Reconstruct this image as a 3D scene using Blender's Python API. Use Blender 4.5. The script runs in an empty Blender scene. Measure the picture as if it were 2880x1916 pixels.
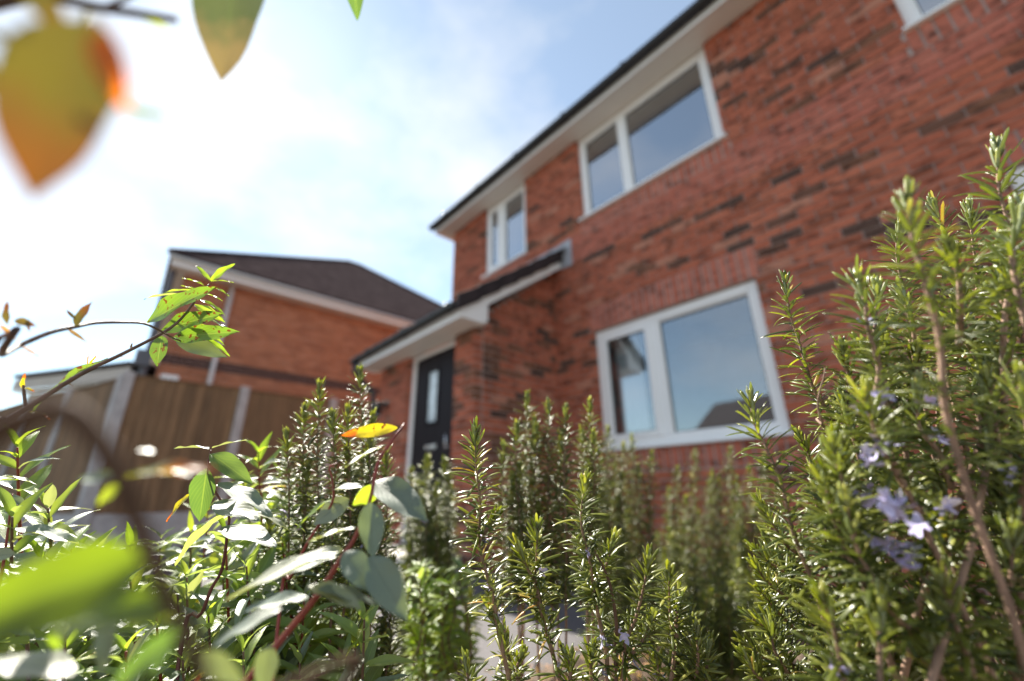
import bpy, bmesh, math, random
import numpy as np
from mathutils import Vector, Matrix, Quaternion
random.seed(7); RNG = np.random.default_rng(7)
SC = bpy.context.scene
COL = SC.collection

# ------------------------------------------------------------------ camera
FPX = 1178.4                       # focal length in pixels of a 2880 px wide frame
PITCH, ROLL, YAW = map(math.radians, (20.012, -0.554, -47.774))
CAMH = 0.65
fwd = Vector((math.sin(YAW)*math.cos(PITCH), math.cos(YAW)*math.cos(PITCH), math.sin(PITCH)))
r0 = Vector((math.cos(YAW), -math.sin(YAW), 0)); u0 = r0.cross(fwd)
right = r0*math.cos(ROLL) + u0*math.sin(ROLL)
up = u0*math.cos(ROLL) - r0*math.sin(ROLL)
EYE = Vector((0, 0, CAMH))
cd = bpy.data.cameras.new('camera'); cam = bpy.data.objects.new('camera', cd); COL.objects.link(cam)
cam.matrix_world = Matrix(((right.x, up.x, -fwd.x, 0), (right.y, up.y, -fwd.y, 0), (right.z, up.z, -fwd.z, CAMH), (0, 0, 0, 1)))
cd.sensor_width = 36; cd.lens = FPX/2880*36; cd.clip_start = 0.01; cd.clip_end = 2000
cd.dof.use_dof = True; cd.dof.focus_distance = 0.43; cd.dof.aperture_fstop = 1.9; cd.dof.aperture_blades = 9
SC.camera = cam

# ------------------------------------------------------------------ world, sun, exposure
SUN = Vector((-0.678, 0.045, 0.733)).normalized()
w = bpy.data.worlds.new("World"); SC.world = w; w.use_nodes = True
nt = w.node_tree; nt.nodes.clear(); N = nt.nodes.new; L = nt.links.new
out = N('ShaderNodeOutputWorld'); bg = N('ShaderNodeBackground'); bg.inputs[1].default_value = 0.078
sky = N('ShaderNodeTexSky'); sky.sky_type = 'NISHITA'; sky.sun_disc = False
sky.sun_elevation = math.asin(SUN.z); sky.sun_rotation = math.atan2(SUN.x, SUN.y)
sky.air_density = 1.0; sky.dust_density = 0.15; sky.ozone_density = 1.3
tc = N('ShaderNodeTexCoord'); mp = N('ShaderNodeMapping'); mp.inputs['Scale'].default_value = (1.0, 1.0, 1.9)
mp.inputs['Location'].default_value = (0.35, 0.1, 0.0)
L(tc.outputs['Generated'], mp.inputs[0])
n1 = N('ShaderNodeTexNoise'); n1.inputs['Scale'].default_value = 1.7; n1.inputs['Detail'].default_value = 7; n1.inputs['Roughness'].default_value = 0.55
L(mp.outputs[0], n1.inputs['Vector'])
rp = N('ShaderNodeValToRGB'); rp.color_ramp.elements[0].color = (0.22, 0.22, 0.22, 1); rp.color_ramp.elements[0].position = 0.46; rp.color_ramp.elements[1].position = 0.80
L(n1.outputs['Fac'], rp.inputs[0])
bw = N('ShaderNodeRGBToBW'); L(sky.outputs[0], bw.inputs[0])
mu = N('ShaderNodeMath'); mu.operation = 'MULTIPLY_ADD'; mu.inputs[1].default_value = 1.0; mu.inputs[2].default_value = 2.8; L(bw.outputs[0], mu.inputs[0])
mn = N('ShaderNodeMath'); mn.operation = 'MINIMUM'; mn.inputs[1].default_value = 9.0; L(mu.outputs[0], mn.inputs[0]); mu = mn
st = N('ShaderNodeMix'); st.data_type = 'RGBA'; st.blend_type = 'MULTIPLY'; st.inputs[0].default_value = 1; L(sky.outputs[0], st.inputs[6]); st.inputs[7].default_value = (0.88, 1.0, 0.95, 1)
cl = N('ShaderNodeCombineColor'); [L(mu.outputs[0], cl.inputs[i]) for i in range(3)]
mx = N('ShaderNodeMix'); mx.data_type = 'RGBA'
L(rp.outputs[0], mx.inputs['Factor']); L(st.outputs[2], mx.inputs[6]); L(cl.outputs[0], mx.inputs[7])
L(mx.outputs[2], bg.inputs[0]); L(bg.outputs[0], out.inputs[0])
sd = bpy.data.lights.new('sun', 'SUN'); sun = bpy.data.objects.new('sun', sd); COL.objects.link(sun)
sd.energy = 5.0; sd.angle = math.radians(0.55); sd.color = (1.0, 0.94, 0.83)
sun.rotation_euler = (-SUN).to_track_quat('-Z', 'Y').to_euler(); sun.location = (0, 0, 20)
vs = SC.view_settings; vs.view_transform = 'Standard'; vs.look = 'None'; vs.gamma = 1.0; vs.exposure = 1.55; vs.use_curve_mapping = False
SC.cycles.use_denoising = True; SC.cycles.max_bounces = 8; SC.cycles.transparent_max_bounces = 16
SC.cycles.sample_clamp_indirect = 6.0; SC.cycles.use_adaptive_sampling = False

# ------------------------------------------------------------------ helpers
def P(x, y, d):                     # pixel of the 2880x1916 survey photo and distance -> world point
    return EYE + (fwd + right*((x-1440)/FPX) - up*((y-958)/FPX))*d
def put(o, parent=None, M=None):
    COL.objects.link(o)
    if parent is not None: o.parent = parent
    if M is not None: o.matrix_basis = M
    return o
def mesh_obj(name, V, F, mat, parent=None, smooth=False, M=None, mi=None, cols=None, uvs=None):
    me = bpy.data.meshes.new(name); me.from_pydata([tuple(v) for v in V], [], [tuple(f) for f in F])
    for m in (mat if isinstance(mat, (list, tuple)) else [mat]): me.materials.append(m)
    if mi is not None: me.polygons.foreach_set('material_index', mi)
    if smooth: me.polygons.foreach_set('use_smooth', [True]*len(F))
    if cols is not None:
        a = me.color_attributes.new('col', 'FLOAT_COLOR', 'POINT'); a.data.foreach_set('color', np.asarray(cols, dtype=np.float32).ravel())
    me.update()
    return put(bpy.data.objects.new(name, me), parent, M)
def empty(name, loc=(0, 0, 0), rz=0):
    o = bpy.data.objects.new(name, None); o.empty_display_size = 0.1; COL.objects.link(o)
    o.location = loc; o.rotation_euler = (0, 0, rz); return o
def tag(o, label=None, cat=None, group=None, kind=None):
    if label: o['label'] = label
    if cat: o['category'] = cat
    if group: o['group'] = group
    if kind: o['kind'] = kind
    return o
BOXF = [(0, 3, 2, 1), (4, 5, 6, 7), (0, 1, 5, 4), (1, 2, 6, 5), (2, 3, 7, 6), (3, 0, 4, 7)]
class MB:
    def __init__(s): s.V = []; s.F = []; s.C = []
    def add(s, V, F, c=None):
        n = len(s.V); s.V += [tuple(v) for v in V]; s.F += [tuple(i+n for i in f) for f in F]
        if c is not None: s.C += [(*c, 1)]*len(V)
    def box(s, a, b, c=None):
        (x0, y0, z0), (x1, y1, z1) = [(min(p, q)) for p, q in zip(a, b)], [(max(p, q)) for p, q in zip(a, b)]
        s.add([(x0, y0, z0), (x1, y0, z0), (x1, y1, z0), (x0, y1, z0), (x0, y0, z1), (x1, y0, z1), (x1, y1, z1), (x0, y1, z1)], BOXF, c)
    def obox(s, o, u, v, w, c=None):   # corner and three edge vectors
        o, u, v, w = map(Vector, (o, u, v, w))
        if u.cross(v).dot(w) < 0: u, v = v, u
        s.add([o, o+u, o+u+v, o+v, o+w, o+u+w, o+u+v+w, o+v+w], BOXF, c)
    def tube(s, pts, rad, n=8, c=None, cap=True):
        pts = [Vector(p) for p in pts]; k = len(pts); rings = []
        rs = rad if isinstance(rad, (list, tuple)) else [rad]*k
        t0 = (pts[1]-pts[0]).normalized(); a = t0.orthogonal().normalized()
        V = []
        for i, p in enumerate(pts):
            t = (pts[min(i+1, k-1)]-pts[max(i-1, 0)]).normalized()
            a = (a - t*a.dot(t)).normalized(); b = t.cross(a)
            for j in range(n):
                q = 2*math.pi*j/n; V.append(p + (a*math.cos(q)+b*math.sin(q))*rs[i])
        F = [(i*n+j, i*n+(j+1) % n, (i+1)*n+(j+1) % n, (i+1)*n+j) for i in range(k-1) for j in range(n)]
        if cap: F += [tuple(reversed(range(n))), tuple((k-1)*n+j for j in range(n))]
        s.add(V, F, c)
    def build(s, name, mat, parent=None, smooth=False, M=None):
        return mesh_obj(name, s.V, s.F, mat, parent, smooth, M, cols=s.C if len(s.C) == len(s.V) and s.C else None)
def bevel(o, wd=0.004, seg=2):
    m = o.modifiers.new('bevel', 'BEVEL'); m.width = wd; m.segments = seg; m.limit_method = 'ANGLE'; return o

# ------------------------------------------------------------------ materials
def newmat(name):
    m = bpy.data.materials.new(name); m.use_nodes = True; t = m.node_tree
    return m, t, t.nodes['Principled BSDF'], t.nodes.new, t.links.new
def noise(N, L, scale, vec=None, detail=4, rough=0.55):
    n = N('ShaderNodeTexNoise'); n.inputs['Scale'].default_value = scale; n.inputs['Detail'].default_value = detail; n.inputs['Roughness'].default_value = rough
    if vec is not None: L(vec, n.inputs['Vector'])
    return n
def ramp(N, L, src, stops):
    r = N('ShaderNodeValToRGB'); e = r.color_ramp.elements
    while len(e) < len(stops): e.new(0.5)
    for q, (p, c) in zip(e, stops): q.position = p; q.color = (*c, 1) if len(c) == 3 else c
    L(src, r.inputs[0]); return r
def simple(name, c, rough=0.5, var=0.12, scale=8, bump=0.0, spec=0.5, metal=0.0, bscale=None):
    m, t, b, N, L = newmat(name)
    g = N('ShaderNodeNewGeometry')
    n = noise(N, L, scale, g.outputs['Position'])
    r = ramp(N, L, n.outputs['Fac'], [(0.3, tuple(v*(1-var) for v in c)), (0.7, tuple(min(1, v*(1+var)) for v in c))])
    L(r.outputs[0], b.inputs['Base Color']); b.inputs['Roughness'].default_value = rough
    b.inputs['Specular IOR Level'].default_value = spec; b.inputs['Metallic'].default_value = metal
    if bump:
        n2 = noise(N, L, bscale or scale*12, g.outputs['Position']); bp = N('ShaderNodeBump'); bp.inputs['Strength'].default_value = bump; bp.inputs['Distance'].default_value = 0.004
        L(n2.outputs['Fac'], bp.inputs['Height']); L(bp.outputs[0], b.inputs['Normal'])
    return m
def brick_mat(name, smudge=0.80, stretch=(9, 9, 24)):
    m, t, b, N, L = newmat(name)
    at = N('ShaderNodeAttribute'); at.attribute_name = 'col'
    g = N('ShaderNodeNewGeometry'); mp = N('ShaderNodeMapping'); mp.inputs['Scale'].default_value = stretch; L(g.outputs['Position'], mp.inputs[0])
    n = noise(N, L, 1.0, mp.outputs[0], 5, 0.6)
    r = ramp(N, L, n.outputs['Fac'], [(0.49, (1.08, 1.06, 1.06)), (0.70, (1-smudge,)*3)])
    n2 = noise(N, L, 90, g.outputs['Position'], 4)
    r2 = ramp(N, L, n2.outputs['Fac'], [(0.3, (0.72, 0.72, 0.72)), (0.7, (1.2, 1.2, 1.2))])
    a = N('ShaderNodeMix'); a.data_type = 'RGBA'; a.blend_type = 'MULTIPLY'; a.inputs[0].default_value = 1
    L(at.outputs['Color'], a.inputs[6]); L(r.outputs[0], a.inputs[7])
    c = N('ShaderNodeMix'); c.data_type = 'RGBA'; c.blend_type = 'MULTIPLY'; c.inputs[0].default_value = 1
    L(a.outputs[2], c.inputs[6]); L(r2.outputs[0], c.inputs[7]); L(c.outputs[2], b.inputs['Base Color'])
    b.inputs['Roughness'].default_value = 0.85; b.inputs['Specular IOR Level'].default_value = 0.25
    bp = N('ShaderNodeBump'); bp.inputs['Strength'].default_value = 0.5; bp.inputs['Distance'].default_value = 0.003
    L(n2.outputs['Fac'], bp.inputs['Height']); L(bp.outputs[0], b.inputs['Normal'])
    return m
M_BRICK = brick_mat('brick_red'); M_BRICK2 = brick_mat('brick_orange', 0.35, (5, 5, 20))
M_MORTAR = simple('mortar', (0.42, 0.33, 0.30), 0.95, 0.15, 12, 0.4)
M_UPVC = simple('white_upvc', (0.86, 0.85, 0.85), 0.28, 0.02, 3)
M_SOFFIT = simple('white_soffit', (0.78, 0.73, 0.66), 0.4, 0.05, 2)
M_BLACK = simple('black_plastic', (0.016, 0.016, 0.018), 0.32, 0.2, 6)
M_ROOF = simple('roof_tile', (0.036, 0.026, 0.028), 0.8, 0.35, 5, 0.5, 0.3)
M_ROOFN = simple('brown_roof_tile', (0.060, 0.045, 0.045), 0.95, 0.3, 4, 0.5, 0.0)
M_LEAD = simple('lead', (0.36, 0.37, 0.41), 0.5, 0.2, 6, 0.2)
M_CONC = simple('concrete_post', (0.40, 0.37, 0.37), 0.9, 0.15, 9, 0.4)
M_SLAB = simple('pale_slab', (0.42, 0.39, 0.35), 0.9, 0.15, 6, 0.4)
M_RENDER = simple('pale_render', (0.52, 0.47, 0.43), 0.9, 0.08, 2, 0.2)
M_SILVER = simple('pale_downpipe', (0.62, 0.58, 0.57), 0.4, 0.05, 3)
M_SOIL = None
def wood_mat(name, c):
    m, t, b, N, L = newmat(name)
    g = N('ShaderNodeNewGeometry'); oi = N('ShaderNodeObjectInfo')
    mp = N('ShaderNodeMapping'); mp.inputs['Scale'].default_value = (14, 14, 1.2); L(g.outputs['Position'], mp.inputs[0])
    n = noise(N, L, 2.0, mp.outputs[0], 6, 0.65)
    r = ramp(N, L, n.outputs['Fac'], [(0.3, tuple(v*0.6 for v in c)), (0.55, c), (0.8, tuple(v*1.35 for v in c))])
    r2 = ramp(N, L, oi.outputs['Random'], [(0, (0.7, 0.7, 0.7)), (1, (1.15, 1.12, 1.1))])
    x = N('ShaderNodeMix'); x.data_type = 'RGBA'; x.blend_type = 'MULTIPLY'; x.inputs[0].default_value = 1
    L(r.outputs[0], x.inputs[6]); L(r2.outputs[0], x.inputs[7]); L(x.outputs[2], b.inputs['Base Color']); b.inputs['Roughness'].default_value = 0.85
    bp = N('ShaderNodeBump'); bp.inputs['Strength'].default_value = 0.4; bp.inputs['Distance'].default_value = 0.004; L(n.outputs['Fac'], bp.inputs['Height']); L(bp.outputs[0], b.inputs['Normal'])
    return m
M_WOOD = wood_mat('fence_wood', (0.215, 0.125, 0.064))
def glass_mat(name, refl=0.45):
    m, t, b, N, L = newmat(name); t.nodes.remove(b)
    o = t.nodes['Material Output']; g = N('ShaderNodeBsdfGlossy'); g.inputs['Roughness'].default_value = 0.02; g.inputs['Color'].default_value = (0.93, 0.96, 1, 1)
    tr = N('ShaderNodeBsdfTransparent'); tr.inputs['Color'].default_value = (0.92, 0.95, 0.95, 1)
    lw = N('ShaderNodeLayerWeight'); lw.inputs['Blend'].default_value = 0.35
    ma = N('ShaderNodeMath'); ma.operation = 'MULTIPLY_ADD'; ma.inputs[1].default_value = 0.6; ma.inputs[2].default_value = refl; ma.use_clamp = True; L(lw.outputs['Fresnel'], ma.inputs[0])
    x = N('ShaderNodeMixShader'); L(ma.outputs[0], x.inputs[0]); L(tr.outputs[0], x.inputs[1]); L(g.outputs[0], x.inputs[2]); L(x.outputs[0], o.inputs[0])
    return m
M_GLASS = glass_mat('window_glass', 0.16)
M_GLASS2 = glass_mat('upper_window_glass', 0.42)
M_CURT = simple('pale_curtain', (0.78, 0.79, 0.83), 0.9, 0.06, 5)
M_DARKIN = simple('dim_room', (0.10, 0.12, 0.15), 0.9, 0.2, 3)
M_FROST = simple('frosted_glass', (0.60, 0.68, 0.72), 0.15, 0.25, 14)
def door_mat():
    m, t, b, N, L = newmat('black_door'); b.inputs['Base Color'].default_value = (0.016, 0.012, 0.015, 1); b.inputs['Roughness'].default_value = 0.5; b.inputs['Specular IOR Level'].default_value = 0.12
    g = N('ShaderNodeNewGeometry'); mp = N('ShaderNodeMapping'); mp.inputs['Scale'].default_value = (60, 60, 3); L(g.outputs['Position'], mp.inputs[0])
    n = noise(N, L, 2, mp.outputs[0]); bp = N('ShaderNodeBump'); bp.inputs['Strength'].default_value = 0.25; bp.inputs['Distance'].default_value = 0.002
    L(n.outputs['Fac'], bp.inputs['Height']); L(bp.outputs[0], b.inputs['Normal']); return m
M_DOOR = door_mat()
def ground_mat(name, c1, c2, s=60, bump=0.6):
    m, t, b, N, L = newmat(name); g = N('ShaderNodeNewGeometry')
    n = noise(N, L, s, g.outputs['Position'], 6, 0.7); n2 = noise(N, L, 1.3, g.outputs['Position'], 3)
    r = ramp(N, L, n.outputs['Fac'], [(0.35, c1), (0.68, c2)]); r2 = ramp(N, L, n2.outputs['Fac'], [(0.3, (0.8, 0.8, 0.8)), (0.7, (1.15, 1.15, 1.15))])
    x = N('ShaderNodeMix'); x.data_type = 'RGBA'; x.blend_type = 'MULTIPLY'; x.inputs[0].default_value = 1
    L(r.outputs[0], x.inputs[6]); L(r2.outputs[0], x.inputs[7]); L(x.outputs[2], b.inputs['Base Color']); b.inputs['Roughness'].default_value = 0.92
    bp = N('ShaderNodeBump'); bp.inputs['Strength'].default_value = bump; bp.inputs['Distance'].default_value = 0.01; L(n.outputs['Fac'], bp.inputs['Height']); L(bp.outputs[0], b.inputs['Normal'])
    return m
M_TARMAC = ground_mat('tarmac', (0.08, 0.075, 0.078), (0.15, 0.14, 0.143), 90)
M_GROUND = ground_mat('grey_ground', (0.06, 0.065, 0.05), (0.13, 0.12, 0.10), 8)
M_SOIL = ground_mat('soil', (0.045, 0.03, 0.02), (0.16, 0.11, 0.075), 30, 1.0)

def leaf_mat(name, top, back, vein, trans=0.45, rough=0.36, spots=0.0, hue=0.35, tint=None, coat=0.0):
    """thin leaf: glossy upper face, paler underside, lets light through; veins and spots follow the leaf's own UV-like attribute."""
    m, t, b, N, L = newmat(name); o = t.nodes['Material Output']
    at = N('ShaderNodeAttribute'); at.attribute_name = 'col'     # R: |across| 0..1, G: along 0..1, B: random
    sp = N('ShaderNodeSeparateColor'); L(at.outputs['Color'], sp.inputs[0])
    oi = N('ShaderNodeObjectInfo'); g = N('ShaderNodeNewGeometry')
    ad = N('ShaderNodeMath'); ad.operation = 'ADD'; L(oi.outputs['Random'], ad.inputs[0]); L(sp.outputs[2], ad.inputs[1])
    fr = N('ShaderNodeMath'); fr.operation = 'FRACT'; L(ad.outputs[0], fr.inputs[0])
    lo = tuple(v*(1-hue) for v in top); hi = (min(1, top[0]*(1+hue*2.0)), min(1, top[1]*(1+hue)), top[2]*(1+hue*0.3))
    rv = ramp(N, L, fr.outputs[0], [(0, lo), (0.5, top), (1, hi)])
    # midrib and side veins
    mr = ramp(N, L, sp.outputs[0], [(0.0, (1, 1, 1)), (0.07, (0.0, 0.0, 0.0))])
    sv = N('ShaderNodeMath'); sv.operation = 'MULTIPLY_ADD'; sv.inputs[1].default_value = -0.45; L(sp.outputs[0], sv.inputs[0]); L(sp.outputs[1], sv.inputs[2])
    s2 = N('ShaderNodeMath'); s2.operation = 'MULTIPLY'; s2.inputs[1].default_value = 8.0; L(sv.outputs[0], s2.inputs[0])
    s3 = N('ShaderNodeMath'); s3.operation = 'FRACT'; L(s2.outputs[0], s3.inputs[0])
    s4 = ramp(N, L, s3.outputs[0], [(0.0, (0.45,)*3), (0.10, (0,)*3), (0.90, (0,)*3), (1.0, (0.45,)*3)])
    vm = N('ShaderNodeMath'); vm.operation = 'MAXIMUM'; L(mr.outputs[0], vm.inputs[0]); L(s4.outputs[0], vm.inputs[1])
    x = N('ShaderNodeMix'); x.data_type = 'RGBA'; L(vm.outputs[0], x.inputs[0]); L(rv.outputs[0], x.inputs[6]); x.inputs[7].default_value = (*vein, 1)
    bk = N('ShaderNodeMix'); bk.data_type = 'RGBA'; L(g.outputs['Backfacing'], bk.inputs[0]); L(x.outputs[2], bk.inputs[6]); bk.inputs[7].default_value = (*back, 1)
    colr = bk.outputs[2]
    if tint:                                   # autumn tint towards tip and rim
        nz = noise(N, L, 55, g.outputs['Position'], 3)
        q = N('ShaderNodeMath'); q.operation = 'MULTIPLY_ADD'; q.inputs[1].default_value = 0.5; L(nz.outputs['Fac'], q.inputs[0]); L(sp.outputs[1], q.inputs[2])
        rr = ramp(N, L, q.outputs[0], [(tint[1], (0, 0, 0)), (tint[2], (1, 1, 1))])
        y = N('ShaderNodeMix'); y.data_type = 'RGBA'; L(rr.outputs[0], y.inputs[0]); L(colr, y.inputs[6]); y.inputs[7].default_value = (*tint[0], 1); colr = y.outputs[2]
    if spots:
        nz = noise(N, L, 210, g.outputs['Position'], 2); rr = ramp(N, L, nz.outputs['Fac'], [(0.70-spots*0.1, (0, 0, 0)), (0.73-spots*0.1, (1, 1, 1))])
        y = N('ShaderNodeMix'); y.data_type = 'RGBA'; L(rr.outputs[0], y.inputs[0]); L(colr, y.inputs[6]); y.inputs[7].default_value = (0.10, 0.03, 0.01, 1); colr = y.outputs[2]
    L(colr, b.inputs['Base Color']); b.inputs['Roughness'].default_value = rough; b.inputs['Specular IOR Level'].default_value = 0.7
    b.inputs['Coat Weight'].default_value = coat; b.inputs['Coat Roughness'].default_value = 0.42
    nb = noise(N, L, 900, g.outputs['Position'], 2); hb = N('ShaderNodeMath'); hb.operation = 'MULTIPLY_ADD'; hb.inputs[1].default_value = -1.2; L(vm.outputs[0], hb.inputs[0]); L(nb.outputs['Fac'], hb.inputs[2])
    bp = N('ShaderNodeBump'); bp.inputs['Strength'].default_value = 0.35; bp.inputs['Distance'].default_value = 0.0006; L(hb.outputs[0], bp.inputs['Height']); L(bp.outputs[0], b.inputs['Normal'])
    tl = N('ShaderNodeBsdfTranslucent')
    tm = N('ShaderNodeMix'); tm.data_type = 'RGBA'; tm.blend_type = 'MULTIPLY'; tm.inputs[0].default_value = 1; L(colr, tm.inputs[6]); tm.inputs[7].default_value = (3.0, 2.8, 0.9, 1)
    L(tm.outputs[2], tl.inputs['Color'])
    ms = N('ShaderNodeMixShader'); ms.inputs[0].default_value = trans; L(b.outputs[0], ms.inputs[1]); L(tl.outputs[0], ms.inputs[2]); L(ms.outputs[0], o.inputs[0])
    return m
M_LEAF = leaf_mat('broad_leaf', (0.060, 0.115, 0.045), (0.22, 0.27, 0.15), (0.14, 0.20, 0.07), 0.40, 0.40)
M_LEAFG = leaf_mat('greyish_leaf', (0.13, 0.175, 0.125), (0.26, 0.30, 0.23), (0.09, 0.12, 0.08), 0.20, 0.50, coat=0.5)
M_LEAFL = leaf_mat('lance_leaf', (0.15, 0.220, 0.050), (0.20, 0.27, 0.13), (0.16, 0.24, 0.07), 0.30, 0.40)
M_LEAFY = leaf_mat('lime_leaf', (0.17, 0.27, 0.035), (0.22, 0.30, 0.06), (0.26, 0.34, 0.08), 0.40, 0.42)
M_LEAFS = leaf_mat('spotted_leaf', (0.11, 0.20, 0.035), (0.16, 0.24, 0.06), (0.20, 0.27, 0.09), 0.30, 0.40, spots=1.0, tint=((0.12, 0.03, 0.012), 1.12, 1.22))
M_LEAFO = leaf_mat('yellow_leaf', (0.42, 0.36, 0.02), (0.40, 0.34, 0.03), (0.48, 0.38, 0.05), 0.32, 0.45, spots=0.7, tint=((0.42, 0.10, 0.012), 0.95, 1.25))
M_LEAFR = leaf_mat('turning_leaf', (0.15, 0.17, 0.02), (0.20, 0.20, 0.03), (0.20, 0.18, 0.05), 0.28, 0.45, tint=((0.30, 0.10, 0.02), 0.55, 0.95))
M_LEAFBIG = leaf_mat('olive_orange_leaf', (0.050, 0.046, 0.010), (0.055, 0.046, 0.012), (0.06, 0.045, 0.015), 0.36, 0.6, spots=0.3, tint=((0.085, 0.034, 0.009), 0.70, 1.10))
M_LEAFOR = leaf_mat('orange_leaf', (0.42, 0.10, 0.010), (0.40, 0.10, 0.012), (0.40, 0.12, 0.02), 0.5, 0.6, hue=0.1)
M_LEAFYR = leaf_mat('bright_near_leaf', (0.115, 0.175, 0.014), (0.14, 0.20, 0.02), (0.11, 0.17, 0.03), 0.50, 0.5)
M_LEAFH = leaf_mat('hanging_leaf', (0.07, 0.095, 0.055), (0.12, 0.13, 0.09), (0.09, 0.12, 0.06), 0.16, 0.5, tint=((0.20, 0.15, 0.10), 0.8, 1.2))
M_LEAFBR = leaf_mat('withered_leaf', (0.085, 0.075, 0.022), (0.10, 0.08, 0.03), (0.08, 0.06, 0.02), 0.2, 0.6, tint=((0.14, 0.05, 0.015), 0.7, 1.1))
M_DRY = leaf_mat('dry_leaf', (0.28, 0.17, 0.09), (0.32, 0.21, 0.12), (0.20, 0.12, 0.06), 0.3, 0.8)
def needle_mat():
    m, t, b, N, L = newmat('rosemary_needle'); o = t.nodes['Material Output']
    at = N('ShaderNodeAttribute'); at.attribute_name = 'col'; sp = N('ShaderNodeSeparateColor'); L(at.outputs['Color'], sp.inputs[0])
    oi = N('ShaderNodeObjectInfo'); ad = N('ShaderNodeMath'); ad.operation = 'ADD'; om = N('ShaderNodeMath'); om.operation = 'MULTIPLY'; L(oi.outputs['Random'], om.inputs[0]); L(sp.outputs[1], om.inputs[1]); L(om.outputs[0], ad.inputs[0]); L(sp.outputs[2], ad.inputs[1])
    fr = N('ShaderNodeMath'); fr.operation = 'FRACT'; L(ad.outputs[0], fr.inputs[0])
    rv = ramp(N, L, fr.outputs[0], [(0, (0.050, 0.070, 0.018)), (0.45, (0.145, 0.165, 0.032)), (0.80, (0.285, 0.290, 0.065)), (0.94, (0.41, 0.39, 0.16)), (1, (0.42, 0.26, 0.08))])
    x = N('ShaderNodeMix'); x.data_type = 'RGBA'; L(sp.outputs[0], x.inputs[0]); L(rv.outputs[0], x.inputs[6]); x.inputs[7].default_value = (0.34, 0.38, 0.26, 1)
    L(x.outputs[2], b.inputs['Base Color']); b.inputs['Roughness'].default_value = 0.30; b.inputs['Specular IOR Level'].default_value = 0.7
    tl = N('ShaderNodeBsdfTranslucent'); tm = N('ShaderNodeMix'); tm.data_type = 'RGBA'; tm.blend_type = 'MULTIPLY'; tm.inputs[0].default_value = 1; L(x.outputs[2], tm.inputs[6]); tm.inputs[7].default_value = (2.6, 2.6, 0.9, 1)
    L(tm.outputs[2], tl.inputs[0]); ms = N('ShaderNodeMixShader'); ms.inputs[0].default_value = 0.42; L(b.outputs[0], ms.inputs[1]); L(tl.outputs[0], ms.inputs[2]); L(ms.outputs[0], o.inputs[0])
    return m
M_NEEDLE = needle_mat()
M_STEMW = simple('rosemary_stem', (0.30, 0.185, 0.13), 0.75, 0.4, 60, 0.5)
M_STEMD = simple('dark_brown_stem', (0.085, 0.048, 0.030), 0.8, 0.3, 90, 0.3, spec=0.15)
M_STEMR = simple('red_stem', (0.22, 0.035, 0.028), 0.42, 0.3, 60, 0.3)
M_STEMB = simple('brown_stem', (0.15, 0.080, 0.055), 0.45, 0.35, 90, 0.5)
M_STEMP = simple('purple_stem', (0.12, 0.035, 0.035), 0.45, 0.3, 60, 0.3)
M_PETAL = leaf_mat('lilac_petal', (0.45, 0.40, 0.66), (0.50, 0.46, 0.70), (0.34, 0.26, 0.60), 0.03, 0.6, hue=0.1)
M_BUD = simple('grey_bud', (0.40, 0.37, 0.42), 0.7, 0.2, 200)

# ------------------------------------------------------------------ ground
def sheet(name, pts, z, mat, sub=0, kind='structure'):
    o = mesh_obj(name, [(x, y, z) for x, y in pts], [tuple(range(len(pts)))], mat); return tag(o, kind=kind)
sheet('ground', [(-400, -400), (400, -400), (400, 400), (-400, 400)], -0.008, M_GROUND)
sheet('driveway', [(-7.9, -14), (-1.2, -14), (-1.2, 3.59), (-7.9, 3.59)], -0.002, M_TARMAC)
# flower bed: a lumpy soil sheet
bm = bmesh.new(); nx, ny = 70, 90
vv = {}
for i in range(nx+1):
    for j in range(ny+1):
        x = -2.6+i*6.0/nx; y = -4.0+j*7.59/ny
        e = min(1, (x-(-2.6))*4, (3.4-x)*4) if y < 0.85 else min(1, (x-(-1.38))*4)
        if e < 0: continue
        h = 0.02+max(0, e)*(0.05+0.03*math.sin(x*7+y*3)+0.02*math.sin(x*23-y*17)+RNG.normal()*0.008)
        vv[i, j] = bm.verts.new((x, y, h))
for i in range(nx):
    for j in range(ny):
        q = [vv.get(k) for k in ((i, j), (i+1, j), (i+1, j+1), (i, j+1))]
        if all(q): bm.faces.new(q)
me = bpy.data.meshes.new('flower_bed'); bm.to_mesh(me); bm.free(); me.materials.append(M_SOIL)
tag(put(bpy.data.objects.new('ground_bed', me)), kind='structure')

# ------------------------------------------------------------------ brick walls
def frustum_score(p):
    v = Vector(p)-EYE; z = v.dot(fwd)
    if z < 0.1: return 1e9
    if abs(v.dot(right)/z) > 1.24 or abs(v.dot(up)/z) > 0.84: return 1e9
    return v.length
RED = [((0.43, 0.128, 0.072), 5), ((0.39, 0.114, 0.064), 4), ((0.46, 0.148, 0.085), 3), ((0.33, 0.105, 0.058), 2), ((0.46, 0.20, 0.13), 1)]
DRK = [((0.15, 0.070, 0.046), 3), ((0.21, 0.090, 0.052), 4), ((0.10, 0.056, 0.042), 2)]
PLAIN = [((0.46, 0.145, 0.096), 3), ((0.48, 0.160, 0.108), 2), ((0.44, 0.135, 0.090), 2)]
PLAIN2 = [((0.47, 0.155, 0.105), 3), ((0.49, 0.175, 0.12), 2), ((0.45, 0.145, 0.095), 2)]
ORG = [((0.44, 0.17, 0.085), 3), ((0.39, 0.145, 0.072), 3), ((0.47, 0.20, 0.11), 2), ((0.33, 0.12, 0.062), 1)]
def pick(pal, r): return r.choices([c for c, _ in pal], [k for _, k in pal])[0]
SHARED = {}
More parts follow.
